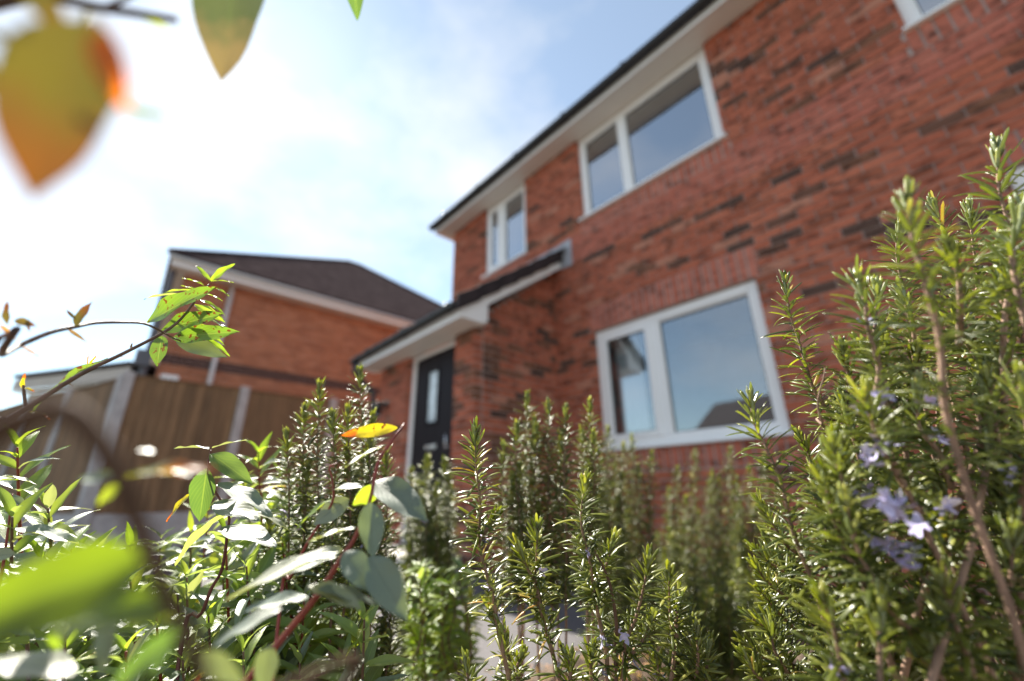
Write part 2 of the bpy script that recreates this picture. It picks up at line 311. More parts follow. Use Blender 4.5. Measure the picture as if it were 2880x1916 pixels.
def shared_brick(key, size, c):
    k = (key, tuple(round(s, 4) for s in size), c)
    if k not in SHARED:
        m = MB(); m.box((0, 0, 0), (size[0], 0.1, size[1]), c)
        o = m.build('brick', M_BRICK if key == 'r' else M_BRICK2); SHARED[k] = o.data; bpy.data.objects.remove(o)
    return SHARED[k]
GA = 0.075
def brick_wall(parent, org, ud, Lu, z0, z1, holes=(), key='r', colour=None, n_single=0, seed=1, soldiers=(), core_in=0.0, zoff=0.0, stagger=0.0):
    """bricks laid in running bond in front of a mortar core; ud = direction along the wall, outward normal = ud rotated -90 deg."""
    r = random.Random(seed); ud = Vector(ud); n = Vector((ud.y, -ud.x, 0)); O = Vector(org)
    T = Matrix((( ud.x, -n.x, 0, O.x), (ud.y, -n.y, 0, O.y), (0, 0, 1, 0), (0, 0, 0, 1)))
    cells = []; allh = list(holes)+[s[:4] for s in soldiers]
    k = int(math.floor((z0-zoff)/GA)); 
    while zoff+k*GA < z1-0.005:
        a = max(z0, zoff+k*GA); b = min(z1, zoff+k*GA+GA-0.010)
        if b-a > 0.008:
            u = -0.225+(0.1125 if k % 2 else 0)+stagger
            while u < Lu:
                segs = [(max(0, u), min(Lu, u+0.215))]
                for (h0, h1, g0, g1) in allh:
                    if a < g1-0.004 and b > g0+0.004:
                        ns = []
                        for s0, s1 in segs:
                            if s1 <= h0 or s0 >= h1: ns.append((s0, s1))
                            else:
                                if s0 < h0: ns.append((s0, h0))
                                if s1 > h1: ns.append((h1, s1))
                        segs = ns
                for s0, s1 in segs:
                    if s1-s0 > 0.012: cells.append((s0, s1, a, b, k))
                u += 0.225
        k += 1
    bricks = []
    for (s0, s1, a, b, k) in cells:
        c = colour(0.5*(s0+s1), 0.5*(a+b), r); bricks.append((s0, s1, a, b, c))
    for (h0, h1, g0, g1, pal) in soldiers:
        nb = max(1, round((h1-h0)/0.075)); wd = (h1-h0)/nb
        for i in range(nb): bricks.append((h0+i*wd+0.007, h0+(i+1)*wd-0.009, g0+0.004, g1-0.008, pick(pal, r)))
    # the n_single largest in view become bricks of their own
    sc = []
    for i, (s0, s1, a, b, c) in enumerate(bricks):
        p = T @ Vector((0.5*(s0+s1), 0, 0.5*(a+b))); q = frustum_score(p)
        full = abs((s1-s0)-0.215) < 1e-4 and abs((b-a)-0.065) < 1e-4 or (s1-s0) < 0.07 and (b-a) > 0.12
        if q < 1e8 and full: sc.append((q, i))
    sc.sort(); single = set(i for _, i in sc[:n_single])
    mb = MB()
    for i, (s0, s1, a, b, c) in enumerate(bricks):
        jz = r.uniform(-0.0015, 0.0025)
        if i in single:
            me = shared_brick(key, (s1-s0, b-a), c); o = bpy.data.objects.new('brick', me)
            put(o, parent, T @ Matrix.Translation((s0, -jz, a)))
        else:
            W = [T @ Vector(v) for v in ((s0, -jz, a), (s1, -jz, a), (s1, 0.1-jz, a), (s0, 0.1-jz, a), (s0, -jz, b), (s1, -jz, b), (s1, 0.1-jz, b), (s0, 0.1-jz, b))]
            mb.add(W, BOXF, c)
    if mb.V: tag(mb.build('brick_courses', M_BRICK if key == 'r' else M_BRICK2, parent), kind='stuff')
    # mortar core with holes
    us = sorted(set([core_in, Lu-0.003]+[v for h in holes for v in (h[0]-0.003, h[1]+0.003) if core_in < v < Lu])); zs = sorted(set([z0, z1]+[v for h in holes for v in (h[2]-0.003, h[3]+0.003) if z0 < v < z1]))
    m2 = MB()
    for i in range(len(us)-1):
        for j in range(len(zs)-1):
            cu, cz = 0.5*(us[i]+us[i+1]), 0.5*(zs[j]+zs[j+1])
            if any(h[0]-0.003 < cu < h[1]+0.003 and h[2]-0.003 < cz < h[3]+0.003 for h in holes): continue
            m2.add([T @ Vector(v) for v in ((us[i], 0.007, zs[j]), (us[i+1], 0.007, zs[j]), (us[i+1], 0.22, zs[j]), (us[i], 0.22, zs[j]), (us[i], 0.007, zs[j+1]), (us[i+1], 0.007, zs[j+1]), (us[i+1], 0.22, zs[j+1]), (us[i], 0.22, zs[j+1]))], BOXF)
    m2.build('mortar_wall', M_MORTAR, parent)

# ------------------------------------------------------------------ the brick house
house = tag(empty('brick_house', (0, 3.6, 0)), 'red brick two-storey house with mottled dark bricks, white windows and a lean-to porch', 'house')
HI = Matrix.Translation((0, -3.6, 0))
H = bpy.data.objects.new('tmp', None)
XL = -5.49; WY = 3.6; SOF = 5.10
LW = (-2.62, -0.94, 1.055, 2.33)         # lower window
LW2 = (0.50, 2.20, 1.055, 2.48)
UW = (-2.65, -0.92, 3.83, SOF-0.0)
SW = (-4.60, -3.65, 3.83, SOF-0.0)
UW2 = (0.40, 2.15, 3.83, SOF-0.0)
def col_house(u, z, r):
    if 3.32 < z < 3.70: return pick(PLAIN, r)
    x = u+XL
    q = math.sin(x*2.1+z*3.7)+math.sin(x*5.3-z*7.1)*0.6+math.sin(z*13+x*1.7)*0.5
    return pick(DRK, r) if r.random() < 0.15+0.11*q+0.03*max(-2, x) else pick(RED, r)
def local(o):     # parts are built in world coordinates; the house's empty stands at its base
    o.matrix_basis = HI @ o.matrix_basis; return o
before = set(bpy.data.objects)
hol = [(a-XL, b-XL, c, d) for a, b, c, d in (LW, LW2, UW, SW, UW2)]
sold = [(LW[0]-XL-0.04, LW[1]-XL+0.04, LW[3], LW[3]+0.30, PLAIN2), (LW2[0]-XL-0.04, LW2[1]-XL+0.04, LW2[3], LW2[3]+0.225, PLAIN)]
for q in (LW, LW2, UW, SW, UW2): sold.append((q[0]-XL-0.03, q[1]-XL+0.03, q[2]-0.225, q[2], PLAIN2))
brick_wall(house, (XL, WY, 0), (1, 0, 0), 3.4-XL, 0.0, SOF, hol, 'r', col_house, 300, 3, sold, zoff=2.33 % GA)
# left side wall and back of the house
m = MB(); m.box((XL+0.004, WY+0.23, 0), (XL+0.25, WY+8, SOF)); m.box((XL+0.004, WY+7.75, 0), (3.39, WY+8, SOF)); m.box((3.15, WY+0.23, 0), (3.39, WY+7.74, SOF)); m.build('side_wall', simple('side_brick', (0.33, 0.11, 0.06), 0.9, 0.3, 6), house)

# windows: frame, sashes, panes, sill; glass set back from the brick face
def window(parent, q, mull, left_opens, sill=True, curtain='pale', fy=WY+0.045, topopen=False):
    gm = M_GLASS2 if curtain == 'pale' else M_GLASS
    x0, x1, z0, z1 = q; z1 -= 0.004; x0 += 0.002; x1 -= 0.002; fw = 0.080; d = 0.07
    f = MB(); f.box((x0, fy, z0), (x0+fw, fy+d, z1)); f.box((x1-fw, fy, z0), (x1, fy+d, z1))
    f.box((x0+fw, fy+0.001, z0), (x1-fw, fy+d, z0+fw)); f.box((x0+fw, fy+0.001, z1-fw), (x1-fw, fy+d, z1))
    f.box((mull-0.045, fy+0.001, z0+fw), (mull+0.045, fy+d, z1-fw))
    fr = bevel(f.build('window', M_UPVC, parent), 0.006)
    for (a, b, op) in ((x0+fw, mull-0.045, left_opens), (mull+0.045, x1-fw, False)):
        sw = 0.055 if op else 0.018; yy = fy-0.012 if op else fy+0.012
        s = MB(); c0, c1 = z0+fw, z1-fw
        s.box((a-0.006 if op else a, yy, c0-0.006 if op else c0), (a+sw, yy+0.05, c1)); s.box((b-sw, yy, c0), (b+(0.006 if op else 0), yy+0.05, c1))
        s.box((a+sw, yy+0.001, c0), (b-sw, yy+0.05, c0+sw)); s.box((a+sw, yy+0.001, c1-sw), (b-sw, yy+0.05, c1))
        bevel(s.build('sash', M_UPVC, fr), 0.005)
        g = MB(); g.box((a+sw-0.004, yy+0.026, c0+sw-0.004), (b-sw+0.004, yy+0.032, c1-sw+0.004)); g.build('pane', gm, fr)
        bd = MB(); e = 0.008
        for p in (((a+sw, yy+0.018, c0+sw), (a+sw+e, yy+0.025, c1-sw)), ((b-sw-e, yy+0.018, c0+sw), (b-sw, yy+0.025, c1-sw)), ((a+sw+e, yy+0.018, c0+sw), (b-sw-e, yy+0.025, c0+sw+e)), ((a+sw+e, yy+0.018, c1-sw-e), (b-sw-e, yy+0.025, c1-sw))): bd.box(*p)
        bd.build('gasket', M_BLACK, fr)
    if sill:
        s = MB(); s.box((x0-0.03, fy-0.095, z0-0.028), (x1+0.03, fy+d, z0-0.001)); bevel(s.build('sill', M_UPVC, fr), 0.006)
    # what hangs inside
    k = MB(); n = 60
    if curtain == 'pale':
        V = []; F = []
        for i in range(n+1):
            x = x0+(x1-x0)*i/n; yy = fy+0.10+0.012*math.sin(i*1.7)+0.008*math.sin(i*0.6)
            V += [(x, yy, z0+0.02), (x, yy, z1)]
            if i: F.append((2*i-2, 2*i, 2*i+1, 2*i-1))
        k.add(V, F); k.build('curtain', M_CURT, fr, True)
    else:
        V = []; F = []
        for i in range(13):
            x = x0+0.10+0.32*i/12; yy = fy+0.20+0.02*math.sin(i*1.9)
            V += [(x, yy, z0+0.02), (x, yy, z1)]
            if i: F.append((2*i-2, 2*i, 2*i+1, 2*i-1))
        k.add(V, F); k.build('curtain', M_CURT, fr, True)
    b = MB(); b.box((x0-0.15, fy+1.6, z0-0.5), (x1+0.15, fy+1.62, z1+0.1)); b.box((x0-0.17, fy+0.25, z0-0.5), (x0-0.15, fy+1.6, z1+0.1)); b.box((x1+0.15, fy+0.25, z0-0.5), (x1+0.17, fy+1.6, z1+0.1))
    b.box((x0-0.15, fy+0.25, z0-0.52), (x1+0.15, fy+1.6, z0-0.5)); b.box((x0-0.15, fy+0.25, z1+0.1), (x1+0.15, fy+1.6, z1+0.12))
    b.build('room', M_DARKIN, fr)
    return fr
window(house, LW, -1.926, True, curtain='part')
window(house, LW2, 1.2, True, curtain='part')
window(house, UW, -2.00, False); window(house, SW, -4.22, True); window(house, UW2, 1.1, False)
# eaves
EY = 3.33; EXL = -5.72; EXR = 3.6
s = MB(); s.box((EXL+0.02, EY+0.02, SOF+0.002), (EXR, WY+0.3, SOF+0.012)); s.build('soffit', M_SOFFIT, house)
s = MB(); s.box((EXL, EY, SOF-0.018), (EXR, EY+0.019, SOF+0.16)); bevel(s.build('fascia', M_UPVC, house), 0.004)
s = MB(); s.box((EXL, EY+0.02, SOF-0.018), (EXL+0.019, WY+0.3, SOF+0.16)); s.build('fascia', M_UPVC, house)
def gutter(name, parent, x0, x1, y, z, r=0.064, axis='x'):
    m = MB(); n = 10; V = []; 
    for X in (x0, x1):
        for rr in (r, r-0.005):
            for i in range(n+1):
                a = math.pi+math.pi*i/n
                V.append((X, y+rr*math.cos(a), z+rr*math.sin(a)))
    k = n+1; F = []
    for i in range(n):
        F += [(i, i+1, 2*k+i+1, 2*k+i), (k+i+1, k+i, 3*k+i, 3*k+i+1), (i, k+i, k+i+1, i+1), (2*k+i, 2*k+i+1, 3*k+i+1, 3*k+i)]
    F += [(0, 2*k, 3*k, k), (n, k+n, 3*k+n, 2*k+n)]
    m.add(V, F); g = m.build(name, M_BLACK, parent)
    for X in (x0, x1):
        c = MB(); c.add([(X, y, z)]+[(X, y+r*math.cos(math.pi+math.pi*i/n), z+r*math.sin(math.pi+math.pi*i/n)) for i in range(n+1)], [(0, i+1, i+2) for i in range(n)]); c.build('end_cap', M_BLACK, g)
    X = x0+0.5
    while X < x1:
        b = MB(); b.tube([(X-0.012, y, z-0.001), (X+0.012, y, z-0.001)], r+0.006, 12); b.build('bracket', M_BLACK, g); X += 0.9
    return g
gutter('gutter', house, EXL-0.04, EXR, EY-0.058, SOF+0.098)
# main roof: slab with an eaves course of tiles
slope = math.radians(35); tl = 0.3
s = MB(); ry = EY-0.03; rz = SOF+0.165
s.obox((EXL-0.03, ry+0.06, rz), (EXR-EXL, 0, 0), (0, 4.6*math.cos(slope), 4.6*math.sin(slope)), (0, 0, 0.03)); s.obox((EXL-0.03, ry+0.06+9.2*math.cos(slope), rz), (EXR-EXL, 0, 0), (0, -4.6*math.cos(slope), 4.6*math.sin(slope)), (0, 0, 0.03))
s.build('roof', M_ROOF, house)
tm = MB(); tm.obox((0, 0, 0), (0.295, 0, 0), (0, tl*math.cos(slope), tl*math.sin(slope)), (0, 0, 0.028)); tm.obox((0.02, 0.0, 0.028), (0.07, 0, 0), (0, tl*math.cos(slope), tl*math.sin(slope)), (0, 0, 0.014)); t0 = tm.build('roof_tile', M_ROOF, house, M=Matrix.Translation((EXL-0.04, ry, rz+0.0)))
for i in range(1, 31):
    o = t0.copy(); put(o, house, Matrix.Translation((EXL-0.04+i*0.3, ry, rz+0.0)))

# porch
PY = 2.384; PX1 = -3.185; PX0 = -5.26; PSOF = 2.24
DO = (-4.53, -3.53, 0.15, PSOF)
def col_porch(u, z, r): 
    q = math.sin(u*4.1+z*3.7)+math.sin(u*7.3-z*6.1)*0.6
    return pick(DRK, r) if r.random() < 0.22+0.12*q else pick(RED, r)
brick_wall(house, (PX0, PY, 0), (1, 0, 0), PX1-PX0, 0, PSOF+0.1, [(DO[0]-PX0, DO[1]-PX0, -0.01, PSOF+0.11)], 'r', col_porch, 90, 11, zoff=2.33 % GA)
# porch cheek walls follow the roof slope
PZ0 = 2.36; PZ1 = 3.38           # roof underside at front wall line and at house wall
nst = 7
def cheek(x, sgn, single):
    L0 = WY-PY-0.112
    for i in range(nst):          # stepped under the slope, last rows hidden by the bargeboard
        pass
    if sgn > 0: org = (x, PY+0.112, 0); ud = (0, 1, 0)
    else: org = (x, WY-0.001, 0); ud = (0, -1, 0)
    def top(u): return PZ0+(PZ1-PZ0)*((u+0.112)/(WY-PY))-0.03
    holes = []
    k = 24
    for i in range(k):
        a, b = L0*i/k, L0*(i+1)/k; uu = (a+b)/2 if sgn > 0 else L0-(a+b)/2
        holes.append((a, b, top(uu), 4))
    brick_wall(house, org, ud, L0, 0, PZ1, holes, 'r', col_porch, single, 21, zoff=2.33 % GA, stagger=0.11)
cheek(PX1, 1, 110)
m = MB(); m.box((PX0, PY+0.23, 0), (PX0+0.22, WY, 2.3)); m.build('side_wall', M_MORTAR, house)
# porch roof
pa = math.atan2(PZ1+0.06-(PZ0-0.04), WY-(PY-0.30)); RX0 = -5.42; RX1 = -3.02
ce, se = math.cos(pa), math.sin(pa); Y0 = 2.06; Z0 = 2.345; RL = (WY-Y0)/ce
s = MB(); s.obox((RX0+0.03, Y0+0.03, Z0), (RX1-RX0-0.06, 0, 0), (0, (RL-0.03)*ce, (RL-0.03)*se), (0, 0, 0.02)); s.build('porch_roof', M_ROOF, house)
ncr, ntl = 6, 9; cl_, tw = RL/ncr, (RX1-RX0)/ntl
tb = MB(); a_ = math.radians(3); tb.obox((0, 0, 0.014), (tw-0.004, 0, 0), (0, cl_*1.12*math.cos(pa-a_), cl_*1.12*math.sin(pa-a_)), (0, 0, 0.024)); tb.obox((0.015, 0, 0.038), (0.06, 0, 0), (0, cl_*1.12*math.cos(pa-a_), cl_*1.12*math.sin(pa-a_)), (0, 0, 0.014))
t1 = None
for j in range(ncr):
    for i in range(ntl):
        Mx = Matrix.Translation((RX0+i*tw, Y0-0.02+j*cl_*ce, Z0+0.008+j*cl_*se))
        if t1 is None: t1 = tb.build('roof_tile', M_ROOF, house, M=Mx)
        elif j < ncr-1 or True:
            o = t1.copy(); put(o, house, Mx)
# lead flashing dressed on the wall, stepping up
s = MB(); FZ = Z0+(WY-Y0)*math.tan(pa); s.box((RX0-0.02, WY-0.012, FZ-0.03), (-3.021, WY-0.006, FZ+0.155)); s.box((-3.02, WY-0.012, FZ-0.20), (-2.84, WY-0.005, FZ+0.17)); s.obox((RX0, WY-0.16, FZ-0.02), (RX1-RX0+0.1, 0, 0), (0, 0.15, 0.10), (0, 0, 0.006)); s.build('flashing', M_LEAD, house)
# soffit, fascia, bargeboard and the boxed end
s = MB(); s.box((RX0+0.04, Y0+0.05, PSOF+0.002), (RX1-0.03, PY+0.05, PSOF+0.012)); s.build('soffit', M_SOFFIT, house)
s = MB(); s.box((RX0+0.02, Y0+0.03, PSOF-0.015), (RX1-0.021, Y0+0.048, PSOF+0.13)); bevel(s.build('fascia', M_UPVC, house), 0.004)
def barge(x, w=0.019):
    b = MB(); z_at = lambda y: Z0+(y-Y0)*math.tan(pa); dep = 0.165
    ya, yb = Y0+0.03, WY-0.016; yc = 2.42
    pts = [(ya, z_at(ya)-0.012), (ya, PSOF-0.015), (yc-0.06, PSOF-0.015), (yc+0.0, PSOF+0.025), (yc, z_at(yc)-dep), (yb, z_at(yb)-dep), (yb, z_at(yb)-0.012)]
    n = len(pts); V = [(x, y, z) for y, z in pts]+[(x+w, y, z) for y, z in pts]
    b.add(V, [tuple(reversed(range(n))), tuple(range(n, 2*n))]+[(i, (i+1) % n, n+(i+1) % n, n+i) for i in range(n)]); return bevel(b.build('bargeboard', M_UPVC, house), 0.003)
barge(RX1-0.02); barge(RX0)
for j in range(ncr):
    vq = MB(); vq.obox((RX1-0.004, Y0-0.03+j*cl_*ce, Z0-0.075+j*cl_*se), (0.045, 0, 0), (0, cl_*1.04*math.cos(pa-a_), cl_*1.04*math.sin(pa-a_)), (0, 0, 0.165)); bevel(vq.build('verge_cap', M_ROOF, house), 0.008)
s = MB(); s.obox((PX1+0.002, 2.42, Z0+0.36*math.tan(pa)-0.16), (RX1-0.021-PX1, 0, 0), (0, 1.16, 1.16*math.tan(pa)), (0, 0, 0.01)); s.build('soffit', M_SOFFIT, house)
gutter('gutter', house, RX0-0.03, RX1-0.01, Y0-0.022, PSOF+0.105, 0.05)
s = MB(); s.tube([(RX0+0.06, Y0-0.022, PSOF+0.06), (RX0+0.06, Y0-0.02, PSOF-0.06), (RX0+0.06, PY-0.06, PSOF-0.30), (RX0+0.10, PY-0.055, PSOF-0.42), (RX0+0.10, PY-0.055, 0.02)], 0.034, 12); s.build('downpipe', M_BLACK, house, True)
# door
DY = PY+0.065
s = MB(); x0, x1 = DO[0]+0.002, DO[1]-0.002; s.box((x0, DY, 0.15), (x0+0.075, DY+0.07, PSOF)); s.box((x1-0.075, DY, 0.15), (x1, DY+0.07, PSOF)); s.box((x0+0.075, DY+0.001, PSOF-0.05), (x1-0.075, DY+0.07, PSOF)); dfr = bevel(s.build('door_frame', M_UPVC, house), 0.005)
dz0, dz1 = 0.175, PSOF-0.055; dx0, dx1 = x0+0.079, x1-0.079; gx0, gx1, gz0, gz1 = -4.16, -3.96, 1.40, 1.98
s = MB(); yy = DY+0.014
xs = sorted([dx0, dx1, gx0, gx1]+[dx0+(dx1-dx0)*i/7 for i in range(1, 7)])
for i in range(len(xs)-1):
    a, b = xs[i]+0.002, xs[i+1]-0.002
    if gx0-0.001 < (a+b)/2 < gx1+0.001: s.box((a, yy, dz0), (b, yy+0.04, gz0)); s.box((a, yy, gz1), (b, yy+0.04, dz1))
    else: s.box((a, yy, dz0), (b, yy+0.04, dz1))
s.box((dx0, yy+0.006, dz0), (gx0, yy+0.038, dz1)); s.box((gx1, yy+0.006, dz0), (dx1, yy+0.038, dz1))
door = s.build('door', M_DOOR, house)
s = MB()
for p in (((gx0-0.035, gz0-0.035), (gx0, gz1+0.035)), ((gx1, gz0-0.035), (gx1+0.035, gz1+0.035)), ((gx0, gz0-0.035), (gx1, gz0)), ((gx0, gz1), (gx1, gz1+0.035))): s.box((p[0][0], yy-0.012, p[0][1]), (p[1][0], yy+0.001, p[1][1]))
bevel(s.build('moulding', M_DOOR, door), 0.005)
s = MB(); s.box((gx0, yy+0.012, gz0), (gx1, yy+0.02, gz1)); s.build('glass', M_FROST, door)
s = MB(); s.box((-4.15, yy-0.012, 1.10), (-3.93, yy-0.001, 1.15)); bevel(s.build('letter_plate', simple('chrome', (0.6, 0.6, 0.62), 0.2, 0.05, 5, metal=1.0), door), 0.006)
s = MB(); s.tube([(-3.68, yy-0.05, 1.08), (-3.68, yy-0.05, 1.22)], 0.011, 8); s.box((-3.695, yy-0.05, 1.09), (-3.665, yy, 1.11)); s.build('handle', bpy.data.materials['chrome'], door, True)
s = MB(); s.box((-4.75, 1.95, -0.0), (-3.30, PY-0.001, 0.148)); tag(bevel(s.build('doorstep', M_SLAB, house), 0.012), None)
for o in set(bpy.data.objects)-before:
    if o.parent is house: local(o)
bpy.data.objects.remove(H)

# lantern beside the door
lamp = tag(empty('wall_lamp', (-5.02, PY, 1.70)), 'small black round wall lantern on the porch brickwork between door and downpipe', 'wall lamp')
s = MB(); s.tube([(0, 0, 0.03), (0, -0.02, 0.03)], 0.045, 14); s.build('backplate', M_BLACK, lamp, True)
s = MB(); s.tube([(0, -0.02, 0.03), (0, -0.09, 0.06), (0, -0.12, 0.03)], 0.01, 8); s.build('arm', M_BLACK, lamp, True)
s = MB(); s.tube([(0, -0.12, 0.04), (0, -0.12, 0.03), (0, -0.12, -0.02), (0, -0.12, -0.12)], [0.02, 0.06, 0.055, 0.05], 14); s.build('shade', M_BLACK, lamp, True)
s = MB(); s.tube([(0, -0.12, -0.122), (0, -0.12, -0.13)], 0.045, 14); s.build('lens', M_FROST, lamp, True)

# ------------------------------------------------------------------ neighbour house with hipped roof
nb = tag(empty('neighbour_house', (-10.3, 4, 0)), 'orange brick house with brown hipped roof and dark brick band behind the fence', 'house')
before = set(bpy.data.objects)
NX = -10.3; NY0 = 0.15; NY1 = 10.2; NZ = 5.0
def col_nb(u, z, r): return (0.085, 0.042, 0.034) if 3.10 < z < 3.32 else pick(ORG, r)
# outward normal +X : ud = (0,1,0)
brick_wall(nb, (NX, NY0, 0), (0, 1, 0), NY1-NY0, 0.0, NZ, [], 'o', col_nb, 300, 31, zoff=0.0)
s = MB(); s.box((NX-9, NY0+0.0, 0), (NX-0.23, NY0+0.2, NZ)); s.box((NX-9, NY1-0.2, 0), (NX-0.23, NY1, NZ)); s.box((NX-9, NY0+0.2, 0), (NX-8.8, NY1-0.2, NZ)); s.build('side_wall', simple('side_brick_orange', (0.34, 0.13, 0.07), 0.9, 0.3, 6), nb)
ex = -9.90; ey0 = -0.12; ey1 = 10.5
s = MB(); s.box((ex-0.02, ey0, NZ-0.02), (ex, ey1, NZ+0.17)); s.build('fascia', M_UPVC, nb)
s = MB(); s.box((ex-9, ey0, NZ-0.02), (ex-0.021, ey0+0.02, NZ+0.17)); s.build('fascia', M_UPVC, nb)
s = MB(); s.box((NX-8.5, ey0+0.021, NZ+0.002), (ex-0.021, ey1, NZ+0.012)); s.build('soffit', M_SOFFIT, nb)
s = MB(); s.tube([(ex+0.05, ey0-0.05, NZ+0.12), (ex+0.05, ey1, NZ+0.12)], 0.05, 8); s.build('gutter', simple('pale_gutter', (0.55, 0.50, 0.48), 0.5, 0.05, 4), nb, True)
# hipped roof
RZ = NZ+0.19; d = 5.13; pk = 9.24
e0 = ex+0.04; f0 = ey0-0.05; f1 = ey1+0.05; pX = e0-d; pY0 = f0+d; pY1 = f1-d
V = [(e0, f0, RZ), (e0, f1, RZ), (e0-2*d, f1, RZ), (e0-2*d, f0, RZ), (pX, pY0, pk), (pX, pY1, pk)]
mesh_obj('roof', V, [(0, 1, 5, 4), (1, 2, 5), (2, 3, 4, 5), (3, 0, 4), (0, 3, 2, 1)], M_ROOFN, nb)
sn = Vector((-(d), 0, pk-RZ)).normalized(); nn = Vector(((pk-RZ), 0, d)).normalized(); SL = math.hypot(d, pk-RZ)
nc = 22; cs = SL/nc; tiles = []
for j in range(nc):
    fr_ = j/nc; ya = f0+(pY0-f0)*fr_+0.02; yb = f1-(f1-pY1)*fr_-0.02
    y = ya-((j % 2)*0.15) 
    while y < yb:
        a, b = max(y, ya), min(y+0.296, yb)
        if b-a > 0.03: tiles.append((a, b, j))
        y += 0.3
tiles.sort(key=lambda t: (t[2], t[0])); tcache = {}
rest = MB(); ncount = 0
for (a, b, j) in tiles:
    base = Vector((e0, a, RZ))+sn*(j*cs)+nn*0.006; full = abs(b-a-0.296) < 1e-3
    if full and ncount < 300 and frustum_score(base) < 1e8:
        if 't' not in tcache:
            q = MB(); q.obox((0, 0, 0), (0, 0.296, 0), sn*cs*1.05, nn*0.028+Vector((0, 0, 0))); ob = q.build('roof_tile', M_ROOFN, nb, M=Matrix.Translation(base)); tcache['t'] = ob
        else: put(tcache['t'].copy(), nb, Matrix.Translation(base))
        ncount += 1
    else: rest.obox(base, (0, b-a, 0), sn*cs*1.05, nn*0.028)
tag(rest.build('roof_tiles', M_ROOFN, nb), kind='stuff')
hp = MB(); hp.tube([(e0, f0, RZ+0.03), (pX, pY0, pk+0.03), (pX, pY1, pk+0.03), (e0, f1, RZ+0.03)], 0.07, 8); hp.build('ridge', M_ROOFN, nb, True)
s = MB(); s.tube([(NX+0.07, 1.0, NZ), (NX+0.07, 1.0, 0.1)], 0.045, 10); s.build('downpipe', M_SILVER, nb, True)
s = MB(); s.tube([(NX+0.02, -0.05, NZ), (NX+0.02, -0.05, 0.1)], 0.06, 10); s.box((NX-0.06, -0.22, 2.95), (NX+0.16, 0.02, 3.25)); s.build('downpipe', simple('grey_pipe', (0.10, 0.10, 0.12), 0.5, 0.1, 4), nb)
s = MB(); s.box((NX+0.01, 0.22, 2.42), (NX+0.12, 0.50, 2.85)); bevel(s.build('meter_box', M_UPVC, nb), 0.02)
for o in set(bpy.data.objects)-before:
    if o.parent is nb: o.matrix_basis = Matrix.Translation((10.3, -4, 0)) @ o.matrix_basis

# garage beyond the left arm of the fence
ga = Vector((-10.75, -0.25, 0)); gb = Vector((-13.6, -2.05, 0)); gd = (gb-ga).normalized(); gn = Vector((-gd.y, gd.x, 0))
if gn.dot(-ga) < 0: gn = -gn
gar = tag(empty('garage', tuple(ga)), 'low pale garage with thin dark roof edge beyond the wooden fence', 'garage')
Lg = (gb-ga).length; zt = 3.06
def gl(p): return tuple(Vector(p)-ga)
s = MB(); s.obox(gl(ga-gn*0.3), gd*Lg, -gn*5, (0, 0, 2.75)); s.build('wall', M_RENDER, gar)
s = MB(); s.obox(gl(ga+Vector((0, 0, zt-0.27))), gd*Lg, -gn*0.02, (0, 0, 0.24)); s.build('fascia', M_RENDER, gar)
s = MB(); s.obox(gl(ga+gn*0.05+Vector((0, 0, zt))), gd*Lg, -gn*5.3+Vector((0, 0, 0.35)), (0, 0, 0.07)); s.build('roof', M_ROOFN, gar)
s = MB(); s.obox(gl(ga-gn*0.02+Vector((0, 0, 2.76))), gd*Lg, -gn*0.28, (0, 0, 0.02)); s.build('soffit', M_SOFFIT, gar)

# ------------------------------------------------------------------ fence
FX = -8.0; FT = 2.29
def fence(name, label, a, dr, posts, nb_, top, seed):
    r = random.Random(seed); a = Vector(a); dr = Vector(dr).normalized(); nrm = Vector((dr.y, -dr.x, 0))
    if nrm.dot(-a) < 0: nrm = -nrm
    f = tag(empty(name, tuple(a)), label, 'fence')
    pm = MB(); pm.obox(-dr*0.065-nrm*0.06, dr*0.13, nrm*0.12, (0, 0, top+0.05)); pm.add([], [])
    p0 = None
    for t in posts:
        Mx = Matrix.Translation(dr*t)
        if p0 is None: p0 = bevel(pm.build('post', M_CONC, f, M=Mx), 0.012)
        else: put(p0.copy(), f, Mx)
    bmesh_cache = {}
    for i in range(nb_):
        t0, t1 = posts[i]+0.068, posts[i+1]-0.068
        g = MB(); g.obox(dr*t0-nrm*0.025+Vector((0, 0, 0.0)), dr*(t1-t0), nrm*0.05, (0, 0, 0.44)); g.build('gravel_board', M_CONC, f)
        rl = MB()
        for zz in (0.62, 1.35, 2.08): rl.obox(dr*t0-nrm*0.055+Vector((0, 0, zz)), dr*(t1-t0), nrm*0.038, (0, 0, 0.05))
        rl.build('rail', M_WOOD, f)
        n = round((t1-t0)/0.12); wd = (t1-t0)/n
        if wd not in bmesh_cache:
            q = MB(); q.obox(Vector((0, 0, 0)), dr*(wd*1.12)+nrm*0.012, nrm*0.014, (0, 0, top-0.455)); bmesh_cache[wd] = q
        first = None
        for k in range(n):
            Mx = Matrix.Translation(dr*(t0+k*wd)+nrm*(-0.012)+Vector((0, 0, 0.445+r.uniform(-0.002, 0.004))))
            if first is None: first = bmesh_cache[wd].build('board', M_WOOD, f, M=Mx)
            else: put(first.copy(), f, Mx)
        cp = MB(); cp.obox(dr*t0-nrm*0.03+Vector((0, 0, top-0.005)), dr*(t1-t0), nrm*0.06, (0, 0, 0.022)); cp.build('capping', M_WOOD, f)
    return f
fence('wooden_fence', 'brown vertical-board fence with concrete posts and gravel boards in front of the orange brick house', (FX, -0.17, 0), (0, 1, 0), [0, 1.45, 2.9, 4.35], 3, FT, 5)
dl = Vector((-3.6, -1.27, 0)).normalized()
